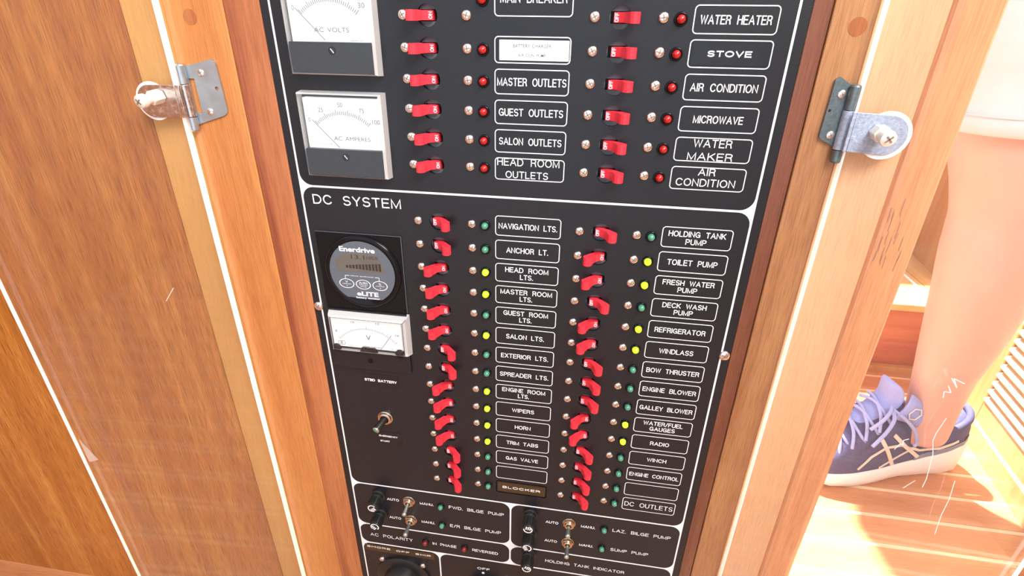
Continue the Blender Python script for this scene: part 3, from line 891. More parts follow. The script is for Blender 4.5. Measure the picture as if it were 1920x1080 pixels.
# rotary shore / ship switch, only its top in the frame
b = B()
b.lathe((-119.5 * K, 0, -293 * K), [(31 * K, 0), (31 * K, 2 * K), (29 * K, 3 * K), (24 * K, 3.4 * K), (21 * K, 4 * K), (20 * K, 14 * K), (18.5 * K, 16.5 * K), (0, 16.8 * K)], 48)
b.box(-122.5 * K, -116.5 * K, -22 * K, -16 * K, -311 * K, -275 * K)
o = b.build('rotary_switch', M['black'], pan); auto_smooth(o, 35); o['label'] = 'large black rotary knob'
for x, z in ((-142.9, -269.4), (-96.1, -270.1)): at(smes[0], 'screw', x, 0, z, pan)
b = B()
b.lathe((-28 * K, 0, -293 * K), [(20 * K, 0), (20 * K, 3 * K), (17 * K, 4 * K), (15 * K, 12 * K), (0, 13 * K)], 40)
o = b.build('rotary_switch', M['black'], pan); auto_smooth(o, 35); o['label'] = 'black selector knob below the small OFF'
at(smes[1], 'screw', -3.0, 0, -268.6, pan)

# ---- meters
def arc_ticks(parent, cx, cz, r0, r1, a0, a1, n, major, y, name='scale', wd=0.22, flat=1.0, mt='ink', extra=1.2):
    paths = []; big_ = []
    for i in range(n + 1):
        a = math.radians(a0 + (a1 - a0) * i / n)
        rr = r1 + (extra if i % major == 0 else 0)
        paths.append([(cx + r0 * math.sin(a), cz + r0 * math.cos(a) * flat), (cx + rr * math.sin(a), cz + rr * math.cos(a) * flat)])
    return strokes(name, paths, wd, y, M[mt], parent)

def ac_meter(cz, title, nums, lab, name, small, needle_a):
    """cz: height of the middle; square clear-covered panel meter"""
    cx = -119.8
    x0, x1 = -150.6, -89.2
    z0, z1 = cz - 29.6, cz + 29.0
    root = plate(name, x0 + 1.5, x1 - 1.5, z0 + 1.5, z1 - 1.5, -1.2, 1.2, M['black'], pan, 1.5)
    root['label'] = lab
    yd = -5.5
    div = cz - 9.2                      # lower edge of the dial
    # white dial card
    plate('dial', x0 + 3.0, x1 - 3.4, div, z1 - 4.0, yd, 4.2, M['dial'], root, 0.4)
    # black lower cover
    o = plate('lower_cover', x0 + 1.8, x1 - 2.4, z0 + 1.8, div + .1, -9.0, 7.8, M['panel'], root, 0.6)
    o['label'] = 'black lower part of the meter'
    b = B(); c = Vector((-119.2, 0, cz - 14.2))
    b.lathe((c.x * K, -9.0 * K, c.z * K), [(2.5 * K, 0), (2.5 * K, .25 * K), (2.0 * K, .3 * K), (1.9 * K, .05 * K), (0, .05 * K)], 20)
    b.box((c.x - 1.7) * K, (c.x + 1.7) * K, -9.32 * K, -9.0 * K, (c.z - .35) * K, (c.z + .35) * K, 1)
    sc = b.build('zero_screw', [M['gloss_black'], M['nickel']], None)
    sc.data.transform(Matrix.Translation((-c.x * K, 0, -c.z * K))); sc.data.transform(Matrix.Rotation(0.9, 4, 'Y')); sc.data.transform(Matrix.Translation((c.x * K, 0, c.z * K)))
    sc.parent = root
    # scale
    px, pz = -120.0, cz - 12.5
    y = yd - 0.12
    arc_ticks(root, px, pz, 26.5, 29.0, -43, 43, 30, 5 if len(nums) < 3 else 6, y, wd=0.42)
    ln = []
    for s, a, wd in nums:
        t = math.radians(a)
        ln.append((s, px + 33.5 * math.sin(t), pz + 33.2 * math.cos(t), wd, 3.0))
    letters('scale_numbers', ln, M['ink'], root, y=y, bold=-0.004)
    letters('dial_title', [(title, px + 5.5 if 'AMP' in title else px + 0.5, cz - 2.0, 27.0 if 'AMP' in title else 24.0, 2.7)], M['ink'], root, y=y, bold=-0.004)
    letters('dial_small_print', [(small, px + (-15.5 if 'AMP' in title else 17), cz - 6.2 if 'AMP' in title else cz - 8.2, 11.5 if 'AMP' in title else 8.0, 1.0)], M['faint'], root, y=y, bold=0)
    na = math.radians(needle_a)
    pth = [(px + 6 * math.sin(na), pz + 6 * math.cos(na)), (px + 32.0 * math.sin(na), pz + 32.0 * math.cos(na))]
    o = strokes('needle', [pth], 0.42, y - 0.9, M['ink'], root)
    for v in o.data.vertices: pass
    # clear cover: four bevelled sides and a front pane
    f0, f1, g0, g1 = x0 + 1.4, x1 - 1.9, z0 + 1.6, z1 - 1.4
    yo, yf = 0.0, -10.0
    V = [(x0, yo, z0), (x1, yo, z0), (x1, yo, z1), (x0, yo, z1), (x0 + .5, yf + 2, z0 + .6), (x1 - .5, yf + 2, z0 + .6), (x1 - .5, yf + 2, z1 - .6), (x0 + .5, yf + 2, z1 - .6),
         (f0, yf, g0), (f1, yf, g0), (f1, yf, g1), (f0, yf, g1)]
    V = [(a * K, b_ * K, c_ * K) for a, b_, c_ in V]
    F = []
    for j in range(2):
        for i in range(4): F.append((4 * j + i, 4 * j + (i + 1) % 4, 4 * j + 4 + (i + 1) % 4, 4 * j + 4 + i))
    mesh('cover_edge', V, F, M['bevel'], root)['label'] = 'bevelled clear rim'
    plate('clear_cover', f0, f1, g0, g1, yf, 0.8, M['clear'], root, 0.2)
    return root
ac_meter(263.6, 'AC VOLTS', [('0', -46, 1.6), ('30', 42, 4.4)], 'square clear-covered meter marked AC VOLTS', 'voltmeter', 'SIMPSON', -44)
ac_meter(194.5, 'AC AMPERES', [('0', -47, 1.6), ('25', -27, 3.6), ('50', -1, 3.6), ('75', 26, 3.6), ('100', 47, 5.4)], 'square clear-covered meter marked AC AMPERES', 'ammeter', 'FULL SCALE', -44)

# round battery monitor on a square black plate
em = plate('battery_monitor', -157.5, -87.2, 51.5, 119.0, -0.8, 0.8, M['gloss_black'], pan, 0.5)
em['label'] = 'round grey battery monitor on a glossy black square plate'
strokes('edge_highlight', [[(-157.5, 119.0), (-87.2, 119.0), (-87.2, 51.5)]], 0.5, -0.85, M['greyface'], em)  # grey line painted as the highlight along the plate's top and right edges
ec, ez = -121.4, 86.2
b = B().lathe((ec * K, 0, ez * K), [(32.0 * K, 0), (32.0 * K, 1.5 * K), (31.3 * K, 2.6 * K), (29.8 * K, 3.3 * K), (28.2 * K, 3.3 * K), (27.6 * K, 2.6 * K), (0, 2.5 * K)], 72)
o = b.build('bezel', M['gloss_black'], em); auto_smooth(o, 50)
pts = [(ec + 27.3 * math.cos(t), ez + 27.3 * math.sin(t)) for t in [math.radians(a) for a in range(-58, 239, 6)]]
o = B().prism([(a * K, b_ * K) for a, b_ in pts], -3.0 * K, -2.4 * K).build('fascia', M['greyface'], em)
ye = -3.1
lc = [(-20.0, 0.5), (18.5, 1.0), (18.5, 8.2), (12.0, 16.8), (-11.5, 16.8), (-20.8, 11.0), (-21.6, 8.0)]
o = B().prism([((ec + a) * K, (ez + b_) * K) for a, b_ in lc], ye * K, -2.9 * K).build('display', M['lcd'], em)
segs = []
for i in range(11):
    x = ec - 12.0 + i * 2.75; h = 2.0 + i * 0.36
    segs.append([(x, ez + 4.8 - h * .4), (x, ez + 4.8 + h * .8)])
strokes('display_bars', segs, 1.9, ye - .06, M['lcd_dark'], em)
letters('display_digits', [('13.1', ec - 2.0, ez + 14.0, 11.0, 3.6), ('100.0', ec + 10.0, ez + 14.0, 9.0, 2.6)], M['lcd_dark'], em, y=ye - .06, bold=0.0)
letters('lettering', [('Enerdrive', ec - 2.0, ez + 20.2, 29.5, 4.3)], M['print'], em, y=ye, bold=0.03)
letters('lettering', [('eLITE', ec + 2.6, ez - 18.6, 18.5, 4.0), ('battery monitor', ec + 2.6, ez - 22.6, 20.5, 2.0)], M['print'], em, y=ye, bold=0.03)
letters('lettering', [('manual synchronize', ec - 0.5, ez - 3.0, 19.5, 1.3)], M['print'], em, y=ye, bold=0.0)
strokes('bracket_print', [[(ec - 14.8, ez - 6.0), (ec - 14.8, ez - 3.0), (ec - 11.2, ez - 3.0)], [(ec + 10.4, ez - 3.0), (ec + 13.8, ez - 3.0), (ec + 13.8, ez - 6.0)]], 0.4, ye, M['print'], em)
for k, (dx, a, c_) in enumerate(((-14.3, 'V', '_'), (-0.2, 'A/Ah', 'setup'), (14.0, '%', '+'))):
    n = 28; V = []; F = []
    for rr in (1.0, 0.89):
        for i in range(n):
            t = 2 * PI * i / n
            V.append(((ec + dx + 6.4 * rr * math.cos(t)) * K, (ye) * K, (ez - 10.2 + 4.3 * rr * math.sin(t)) * K))
    F = [(i, (i + 1) % n, n + (i + 1) % n, n + i) for i in range(n)]
    o = mesh('button', V, F, M['print'], em); o['label'] = 'white-ringed push button'
    letters('button_print', [(a, ec + dx, ez - 8.7, 2.2 if len(a) == 1 else 7.2, 2.1), ('_', ec + dx, ez - 10.6, 7.5, 0.3)] + ([('setup', ec + dx, ez - 12.2, 5.2, 1.2)] if a == 'A/Ah' else [('+', ec + dx, ez - 12.3, 1.2, 1.2)]), M['print'], o, y=ye, bold=0.0)

# small DC voltmeter
vm = plate('dc_voltmeter', -158.0, -88.0, -9.0, 50.5, -2.0, 2.0, M['panel'], pan, 1.0)
vm['label'] = 'small clear-covered voltmeter above the STBD BATTERY strip'
plate('dial', -154.6, -92.6, 15.0, 43.6, -4.4, 2.4, M['dial'], vm, 0.4)
yv = -4.5
arc_ticks(vm, -123.5, 2.0, 31.6, 33.2, -50, 50, 40, 10, yv, wd=0.34)
letters('scale_numbers', [('8', -151.0, 30.0, 1.8, 2.4), ('10', -135.0, 40.2, 3.0, 1.8), ('12', -113.0, 40.8, 3.0, 1.8), ('16', -96.6, 31.0, 3.0, 2.2), ('V', -122.6, 26.0, 4.2, 5.0)], M['ink'], vm, y=yv, bold=0)
letters('dial_title', [('SHENG CHYUAN', -120.5, 16.8, 16.5, 1.6)], M['ink'], vm, y=yv, bold=0.0)
letters('dial_small_print', [('CLASS 2.5', -138.0, 16.6, 9.0, 0.9), ('B-60 2.5', -101.0, 16.8, 8.0, 0.9)], M['faint'], vm, y=yv, bold=0)
o = ring(-150.8, -144.2, 16.5, 20.7, 2.0, 0.35, 'maker_mark', yv); o.data.materials[0] = M['ink']; o.parent = vm
letters('maker_mark_print', [('B', -147.5, 18.6, 2.0, 2.6)], M['ink'], o, y=yv, bold=0)
strokes('needle', [[(-112.5, 15.2), (-101.5, 31.0)]], 0.35, yv - .8, M['ink'], vm)
poly = [(-131.0, 12.4), (-115.2, 12.4), (-117.4, 16.2), (-129.2, 16.2)]
B().prism([(a * K, b_ * K) for a, b_ in poly], -6.2 * K, -4.3 * K).build('movement_cover', M['gloss_black'], vm)
for x in (-152.5, -95.5):
    B().lathe((x * K, -4.3 * K, 13.2 * K), [(4.0 * K, 0), (4.0 * K, 1.2 * K), (3 * K, 1.8 * K), (0, 1.9 * K)], 20).build('terminal_cover', M['gloss_black'], vm, smooth=True)
x0, x1, z0, z1 = -156.6, -86.0, 11.0, 50.0
V = [(x0, -0.0, z0), (x1, 0, z0), (x1, 0, z1), (x0, 0, z1), (x0 + 1.2, -6.2, z0 + 1.0), (x1 - 2.0, -6.2, z0 + 1.0), (x1 - 2.0, -6.2, z1 - 3.6), (x0 + 1.2, -6.2, z1 - 3.6), (x0 + 2.6, -7.6, z0 + 1.8), (x1 - 4.0, -7.6, z0 + 1.8), (x1 - 4.0, -7.6, z1 - 5), (x0 + 2.6, -7.6, z1 - 5)]
V = [(a * K, b_ * K, c_ * K) for a, b_, c_ in V]
F = []
for j in range(2):
    for i in range(4): F.append((4 * j + i, 4 * j + (i + 1) % 4, 4 * j + 4 + (i + 1) % 4, 4 * j + 4 + i))
mesh('cover_edge', V, F, M['bevel'], vm)['label'] = 'bevelled clear rim'
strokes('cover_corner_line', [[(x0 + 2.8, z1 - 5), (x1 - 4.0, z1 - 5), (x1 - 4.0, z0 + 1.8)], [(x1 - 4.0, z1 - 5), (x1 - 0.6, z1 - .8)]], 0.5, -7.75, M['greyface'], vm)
plate('clear_cover', x0 + 2.6, x1 - 4.0, z0 + 1.8, z1 - 5, -7.6, 0.6, M['clear'], vm, 0.2)
B().lathe((-124.6 * K, -2.0 * K, 0.4 * K), [(2.4 * K, 0), (2.4 * K, .3 * K), (1.9 * K, .35 * K), (1.8 * K, .1 * K), (0, .1 * K)], 20).build('zero_screw', M['gloss_black'], vm)

# ================================================================== CLEAR DOORS, folded right back
def clear_door(name, label, hx, hy, ex, ey, t=0.006, z0=-0.37, z1=0.72):
    """sheet from the hinge line (hx,hy) to the free edge (ex,ey) seen from above; y is the room-side face"""
    root = empty(name, label, 'door', (hx, hy + t / 2, z0))
    d = Vector((ex - hx, ey - hy, 0)); L = d.length; d.normalize()
    n = Vector((-d.y, d.x, 0))
    if n.y < 0: n = -n                      # towards the cabinet
    def P(s, dep, z): 
        p = Vector((hx, hy, 0)) + d * s + n * dep
        return (p.x, p.y, z)
    e = 0.0006
    V = [P(e, 0, z0 + e), P(L - e, 0, z0 + e), P(L - e, t, z0 + e), P(e, t, z0 + e), P(e, 0, z1 - e), P(L - e, 0, z1 - e), P(L - e, t, z1 - e), P(e, t, z1 - e)]
    F = [(0, 3, 2, 1), (4, 5, 6, 7), (0, 1, 5, 4), (1, 2, 6, 5), (2, 3, 7, 6), (3, 0, 4, 7)]
    mesh('acrylic_sheet', V, F, M['acrylic'], root)
    T = t
    for s0, s1, t in ((0, e, T), (L - e, L, T * 0.5)):
        V = [P(s0, 0, z0), P(s1, 0, z0), P(s1, t, z0), P(s0, t, z0), P(s0, 0, z1), P(s1, 0, z1), P(s1, t, z1), P(s0, t, z1)]
        o = mesh('polished_edge', V, F, M['acrylic_edge'], root); o['label'] = 'bright polished edge of the clear sheet'
    return root, d, n, P
def scratch(root, paths, wd, face_y, name='scratch'):
    if len(paths) > 1:
        for pth in paths: scratch(root, [pth], wd, face_y, name)
        return
    V = []; F = []
    for pth in paths:
        for (a, b), (c, dd) in zip(pth[:-1], pth[1:]):
            t = Vector((c - a, dd - b)); t.normalize(); nn = Vector((-t.y, t.x)) * wd / 2
            k = len(V)
            for p, q in ((a + nn.x, b + nn.y), (c + nn.x, dd + nn.y), (c - nn.x, dd - nn.y), (a - nn.x, b - nn.y)):
                V.append((p * K, face_y(p * K) - 0.0001, q * K))
            F.append((k, k + 1, k + 2, k + 3))
    return mesh(name, V, F, M['scratch'], root)

LH = (-0.2412, -0.0085); LE = (-0.4646, -0.0155)
RH = (0.2056, -0.0085); RE = (0.4300, -0.0148)
ld, lD, lN, lP = clear_door('clear_door', 'left clear acrylic door folded back flat over the veneer wall', *LH, *LE)
rd, rD, rN, rP = clear_door('clear_door', 'right clear acrylic door folded back past the cabinet corner, scratched', *RH, *RE)
ly = lambda x: LH[1] + (x - LH[0]) / (LE[0] - LH[0]) * (LE[1] - LH[1])
ry = lambda x: RH[1] + (x - RH[0]) / (RE[0] - RH[0]) * (RE[1] - RH[1])
scratch(rd, [[(317.4, 28.6), (316.3, 34.1), (320.8, 33.7), (317.0, 39.5)], [(316.8, 46.2), (323.0, 38.3), (318.4, 45.9), (326.4, 42.4)], [(301.5, -23.8), (303.6, -17.8), (305.8, -18.8), (304.8, -14.1), (308.0, -12.1)]], 0.65, ry)
scratch(rd, [[(325.5, 11.1), (323.7, -3.8), (323.9, -10.6), (328.2, -23.7), (332.0, -49.0), (332.0, -58.0)], [(319.2, -61.5), (325.1, -51.9)], [(351.2, -46.6), (354.0, -65.9), (354.5, -85.3), (357.1, -106.4)]], 0.5, ry)
scratch(ld, [[(-291.1, 61.1), (-302.3, 47.2)]], 0.4, ly)
mesh('pale_reflection', [(a * K, ly(a * K) - 0.0002, b * K) for a, b in [(-456.7, -129.1), (-443.9, -157.4), (-456.5, -162.2)]], [(0, 1, 2)], M['reflection_patch'], ld)['label'] = 'small pale triangular reflection by the free edge'  # hazy triangle laid on the sheet in place of a reflection

# hinges with pinch brackets
def hinge(door, side, hx, zc, face, lab, head_dx, head_dz, ln, leafmat, tonguemat):
    """side -1: door lies to the left of the hinge"""
    s = side
    h = B()
    # frame leaf: tapering plate with a slot and a small hole, built as one filled sheet
    hm = lambda x, z: (hx + x, z)
    return h
def leaf(name, outer, holes, y, th, material, parent):
    return fill(name, outer, holes, y, th, material, parent)

def phil(b, x, y, z, r, k=0, ks=1):
    b.lathe((x * K, y * K, z * K), [(r * K, 0), (r * .9 * K, .5 * K), (r * .5 * K, .85 * K), (0, .95 * K)], 18, k=k)
    for a in (0.4, 0.4 + PI / 2):
        c, s_ = math.cos(a), math.sin(a)
        q = []
        for u, v_ in ((-r * .6, -.22), (r * .6, -.22), (r * .6, .22), (-r * .6, .22)):
            q.append(((x + u * c - v_ * s_) * K, (z + u * s_ + v_ * c) * K))
        b.prism(q, (y - 1.0) * K, (y - .5) * K, k=ks)

def make_hinge(door, s, lf, slot, hole, screws, kx, kz0, kz1, tz0, tz1, tx0, rc, rr, washer, axis0, headp, m_leaf, m_tongue, ty):
    root = leaf('hinge', lf, ([slot] if slot else []) + ([hole] if hole else []), -2.6, 1.2, m_leaf, door)
    root['label'] = 'metal glass-door hinge'
    bevel(root, 0.00025, 2)
    for x, z in screws:
        b = B(); phil(b, x, -2.6, z, 2.6)
        o = b.build('screw', [M['nickel'], M['slot']], root); auto_smooth(o, 40)
    # knuckles and pin
    for za, zb_, ze, up in ((kz0, tz0 - .4, kz0, -1), (tz1 + .4, kz1, kz1, 1)):
        b = B()
        b.cyl((kx * K, -4.4 * K, za * K), (kx * K, -4.4 * K, zb_ * K), 3.1 * K, n=20)
        b.lathe((kx * K, -4.4 * K, ze * K), [(3.1 * K, 0), (2.4 * K, 1.0 * K), (0, 1.5 * K)], 20, axis=(0, 0, up))
        auto_smooth(b.build('knuckle', m_leaf, root), 40)
    # door-side tongue: wraps the knuckle, then lies on the sheet and ends round
    b = B()
    b.cyl((kx * K, -4.4 * K, tz0 * K), (kx * K, -4.4 * K, tz1 * K), 3.3 * K, n=20)
    b.box(min(kx, tx0) * K, max(kx, tx0) * K, (ty) * K, (ty + 1.6) * K, tz0 * K, tz1 * K)
    cx, cz = rc
    poly = [(tx0, tz0), (tx0, tz1)]
    hh = (tz1 - tz0) / 2; mz = (tz0 + tz1) / 2
    poly = [(tx0, tz0)] if s > 0 else [(tx0, tz1)]
    arc = []
    for i in range(19):
        a = -PI / 2 + PI * i / 18
        arc.append((cx + s * rr * math.cos(a), cz + rr * math.sin(a)))
    if s > 0: poly = [(tx0, tz0)] + arc + [(tx0, tz1)]
    else: poly = [(tx0, tz0)] + arc + [(tx0, tz1)]
    b.prism([(p * K, q * K) for p, q in poly], (ty - .2) * K, (ty + 1.2) * K)
    o = b.build('tongue', m_tongue, root); bevel(o, 0.0003, 2); auto_smooth(o, 40)
    # white nylon washers either side of the sheet
    wx, wz, wr = washer
    B().lathe((wx * K, (ty + 1.9) * K, wz * K), [(0, .8 * K), (wr * K, .8 * K), (wr * K, -0.1 * K), (0, -0.1 * K)], 40).build('washer', M['nylon'], root)
    # clamp bolt: hexagon base, round post, crossed head
    ax_, az_ = axis0; hxp, hyp, hzp = headp
    p0 = Vector((ax_, ty - .2, az_)); p1 = Vector((hxp, hyp, hzp)); d = p1 - p0; L = d.length; d.normalize()
    b = B()
    b.cyl(p0 * K, (p0 + d * L * .48) * K, 5.0 * K, n=6)
    o = b.build('hex_nut', M['cream'], root); bevel(o, 0.0005, 2)
    b = B()
    b.lathe(p0 * K, [(3.4 * K, 0), (3.4 * K, L * .72 * K), (4.5 * K, L * .74 * K), (4.7 * K, L * .86 * K), (4.3 * K, L * .97 * K), (2.5 * K, (L + .3) * K), (0, (L + .4) * K)], 24, axis=d)
    o = b.build('cap_screw', M['cream'], root, smooth=True); auto_smooth(o, 40)
    b = B()
    u = d.orthogonal().normalized(); v_ = d.cross(u)
    for e1, e2 in ((u, v_), (v_, u)):
        q = [e1 * 2.4 + e2 * .5, -e1 * 2.4 + e2 * .5, -e1 * 2.4 - e2 * .5, e1 * 2.4 - e2 * .5]
        c0 = p0 + d * (L - .6); c1 = p0 + d * (L + .55)
        vv = [(c0 + t) * K for t in q] + [(c1 + t) * K for t in q]
        b.add(vv, [(0, 1, 2, 3), (7, 6, 5, 4), (0, 1, 5, 4), (1, 2, 6, 5), (2, 3, 7, 6), (3, 0, 4, 7)])
    b.build('screw_cross', M['slot'], root)
    return root
make_hinge(ld, -1,
           [(-235.5, 197.0), (-211.5, 204.5), (-209.2, 206.5), (-208.6, 209.5), (-210.0, 238.5), (-211.0, 241.2), (-213.5, 241.8), (-235.5, 236.5)],
           [(-233.6, 205.5), (-229.0, 205.5), (-229.0, 229.0), (-233.6, 229.0)], circ(-213.2, 222.8, 1.4, 14),
           [(-222.8, 233.0), (-222.6, 206.8)], -236.6, 194.0, 237.5, 203.2, 225.2, -240.0, (-260.5, 213.8), 11.2, (-260.5, 213.8, 13.2),
           (-252.5, 217.8), (-254.5, -29.0, 216.0), M['steel'], M['chrome'], -10.6)
make_hinge(rd, 1,
           [(203.6, 199.0), (203.6, 235.2), (194.2, 241.0), (191.8, 239.6), (190.9, 206.5), (192.4, 204.6), (196.5, 203.0)],
           None, circ(192.9, 222.0, 0.9, 12),
           [(197.4, 231.4), (197.2, 207.6)], 203.2, 192.5, 236.0, 199.6, 222.6, 205.2, (224.5, 210.2), 11.6, (224.8, 209.8, 14.0),
           (219.0, 212.4), (219.6, -26.0, 210.6), M['zincdark'], M['zinc'], -11.2)

# ================================================================== BEYOND THE CABINET
# louvred door on the right, standing on the floor line (0.732,0.301)-(0.75,0.44)
LB = Vector((0.7320, 0.3010)); LDv = Vector((0.12396, 0.99229)).normalized(); LN = Vector((LDv.y, -LDv.x))   # LN points away from the passage
def lp(s, dep, z):
    p = LB + LDv * s + LN * dep
    return (p.x, p.y, z)
def lbox(b, s0, s1, d0, d1, z0, z1, k=0):
    V = [lp(s0, d0, z0), lp(s1, d0, z0), lp(s1, d1, z0), lp(s0, d1, z0), lp(s0, d0, z1), lp(s1, d0, z1), lp(s1, d1, z1), lp(s0, d1, z1)]
    return b.add(V, [(0, 3, 2, 1), (4, 5, 6, 7), (0, 1, 5, 4), (1, 2, 6, 5), (2, 3, 7, 6), (3, 0, 4, 7)], k)
DTOP = 0.62
dr = struct(lbox(B(), -0.42, 0.260, 0.030, 0.040, FZ, DTOP).build('door_1', M['dark_back']))
o = lbox(B(), -0.44, 0.32, -0.004, 0.030, FZ, -0.3605).build('sill', M['gold'], dr); bevel(o, .001)
o = lbox(B(), -0.42, 0.1950, 0.0, 0.028, -0.3575, -0.3145).build('rail', M['gold'], dr); bevel(o, .0015)
o = lbox(B(), 0.1952, 0.248, 0.0, 0.028, -0.3575, DTOP).build('stile', M['gold'], dr); bevel(o, .0015)
o = lbox(B(), -0.42, 0.1950, 0.0, 0.028, DTOP - .05, DTOP).build('rail', M['gold'], dr); bevel(o, .0015)
o = lbox(B(), -0.47, -0.42, 0.0, 0.028, -0.3575, DTOP).build('stile', M['gold'], dr); bevel(o, .0015)
# thin light gap strip between sill and rail
lbox(B(), -0.42, 0.248, -0.001, 0.020, -0.3603, -0.3577).build('pale_seam', M['slatwood'], dr)
z = -0.309
sl_me = None
while z < DTOP - 0.06:
    if sl_me is None:
        # tilted board with a rounded nose
        b = B(); n = 8
        prof = [(-0.006 + 0.0042 * math.cos(a), 0.0042 * math.sin(a)) for a in [PI / 2 + PI * i / 7 for i in range(8)]]
        prof = prof + [(0.022, -0.0042), (0.022, 0.0042)]
        ct, st_ = math.cos(0.6), math.sin(0.6)
        pr = [(a * ct - c * st_, a * st_ + c * ct) for a, c in prof]
        V = []; m_ = len(pr)
        for s in (-0.42, 0.1948):
            for a, c in pr: V.append(lp(s, a + 0.006, z + c + 0.0))
        F = [(i, (i + 1) % m_, m_ + (i + 1) % m_, m_ + i) for i in range(m_)] + [tuple(range(m_)), tuple(range(2 * m_ - 1, m_ - 1, -1))]
        b.add(V, F)
        o = b.build('slat', M['slatwood'], dr); sl_me = o.data; zb = z; loc0 = o.location.copy()
    else:
        o = bpy.data.objects.new('slat', sl_me); COL.objects.link(o); o.parent = dr; o.location = loc0 + Vector((0, 0, z - zb))
    z += 0.017
# hinge on the door edge
b = B()
lbox(b, 0.246, 0.262, -0.0035, 0.004, -0.325, -0.287)
q0 = lp(0.255, -0.005, -0.327); q1 = lp(0.255, -0.005, -0.285)
b.cyl(q0, q1, 0.004, n=14)
b.build('door_hinge', M['zinc'], dr)
# jamb and passage wall carrying on from the door
wr = struct(lbox(B(), 0.262, 0.40, 0.0, 0.05, FZ, 0.75).build('wall_right', M['gold']))
ws = struct(lbox(B(), -1.6, -0.475, 0.0, 0.05, FZ, 0.75).build('wall_right', M['gold']))

# companionway step
st = empty('step', 'varnished step with dark red riser and pale tread behind the shoe', 'step', (0.55, 0.70, FZ))
o = B().box(0.20, 0.779, 0.702, 0.716, FZ, -0.256).build('riser', M['riser'], st); bevel(o, .001)
o = B().box(0.20, 0.779, 0.694, 1.05, -0.256, -0.240).build('tread', M['tread'], st); bevel(o, .003, 3); 
B().box(0.758, 0.764, 0.706, 1.04, -0.2402, -0.2388).build('inlay_strip', M['paper'], st)['label'] = 'thin white inlay line'
B().box(0.20, 0.779, 0.690, 0.7015, FZ, FZ + .012).build('foot_trim', M['gold'], st)
# side wall above the tread, back wall
V = []
P0, P1 = Vector((0.806, 0.706)), Vector((0.842, 0.99)); off = Vector((0.05, -0.006))
V = [(P0.x, P0.y, -0.24), (P1.x, P1.y, -0.24), (P1.x + off.x, P1.y, -0.24), (P0.x + off.x, P0.y, -0.24)]
V += [(a, b_, 0.75) for a, b_, c_ in V]
struct(mesh('wall_step', V, [(0, 3, 2, 1), (4, 5, 6, 7), (0, 1, 5, 4), (1, 2, 6, 5), (2, 3, 7, 6), (3, 0, 4, 7)], M['gold']))
B().box(0.779, 0.86, 0.70, 1.05, FZ, -0.24).build('tread_end', M['tread'], st)
struct(B().box(0.20, 0.86, 1.05, 1.07, FZ, 0.20).build('wall_back', M['riser']))

# ================================================================== PERSON
per = empty('person', 'person in light shorts and blue trainers standing beside the step, seen from knee to foot', 'person', (0.62, 0.39, FZ))
def loft(rings, n=28, cap=True):
    """rings: (centre, rx, ry, yaw) horizontal-ish ellipses; returns verts, faces"""
    V = []; F = []
    for c, rx, ry, yaw in rings:
        c = Vector(c)
        for i in range(n):
            t = 2 * PI * i / n
            a = rx * math.cos(t); b = ry * math.sin(t)
            V.append((c.x + a * math.cos(yaw) - b * math.sin(yaw), c.y + a * math.sin(yaw) + b * math.cos(yaw), c.z))
    for j in range(len(rings) - 1):
        for i in range(n):
            F.append((j * n + i, j * n + (i + 1) % n, (j + 1) * n + (i + 1) % n, (j + 1) * n + i))
    if cap:
        F.append(tuple(range(n - 1, -1, -1))); k = (len(rings) - 1) * n
        F.append(tuple(range(k, k + n)))
    return V, F
YAW = math.atan2(-0.27, -0.96)
def leg_rings(dx, dy):
    # ankle to groin; rx runs along the foot direction (front-back)
    R = [((0.612, 0.396, -0.335), .040, .030), ((0.613, 0.396, -0.300), .039, .028), ((0.611, 0.398, -0.265), .041, .030), ((0.611, 0.403, -0.215), .045, .035),
         ((0.616, 0.410, -0.15), .055, .046), ((0.617, 0.414, -0.08), .0635, .054), ((0.610, 0.418, -0.02), .064, .056), ((0.602, 0.422, 0.035), .058, .054),
         ((0.592, 0.424, 0.075), .060, .056), ((0.584, 0.426, 0.110), .066, .060), ((0.576, 0.430, 0.150), .068, .064), ((0.565, 0.435, 0.21), .074, .072), ((0.55, 0.45, 0.32), .084, .084), ((0.53, 0.47, 0.43), .09, .09)]
    return [((c[0] + dx, c[1] + dy, c[2]), a, b, YAW) for c, a, b in R]
bm_ = B()
V, F = loft(leg_rings(0, 0)); bm_.add(V, F)
DX, DY = -0.165, 0.155
V, F = loft(leg_rings(DX, DY)); bm_.add(V, F)
V, F = loft([((0.45, 0.55, 0.36), .16, .10, -0.75), ((0.45, 0.55, 0.45), .185, .125, -0.75), ((0.45, 0.55, 0.54), .175, .12, -0.75), ((0.45, 0.55, 0.60), .165, .115, -0.75)]); bm_.add(V, F)
body = bm_.build('legs', M['skin'], per)
rm = body.modifiers.new('remesh', 'REMESH'); rm.mode = 'VOXEL'; rm.voxel_size = 0.006; rm.use_smooth_shade = True
sm = body.modifiers.new('smooth', 'SMOOTH'); sm.iterations = 8; sm.factor = 0.6

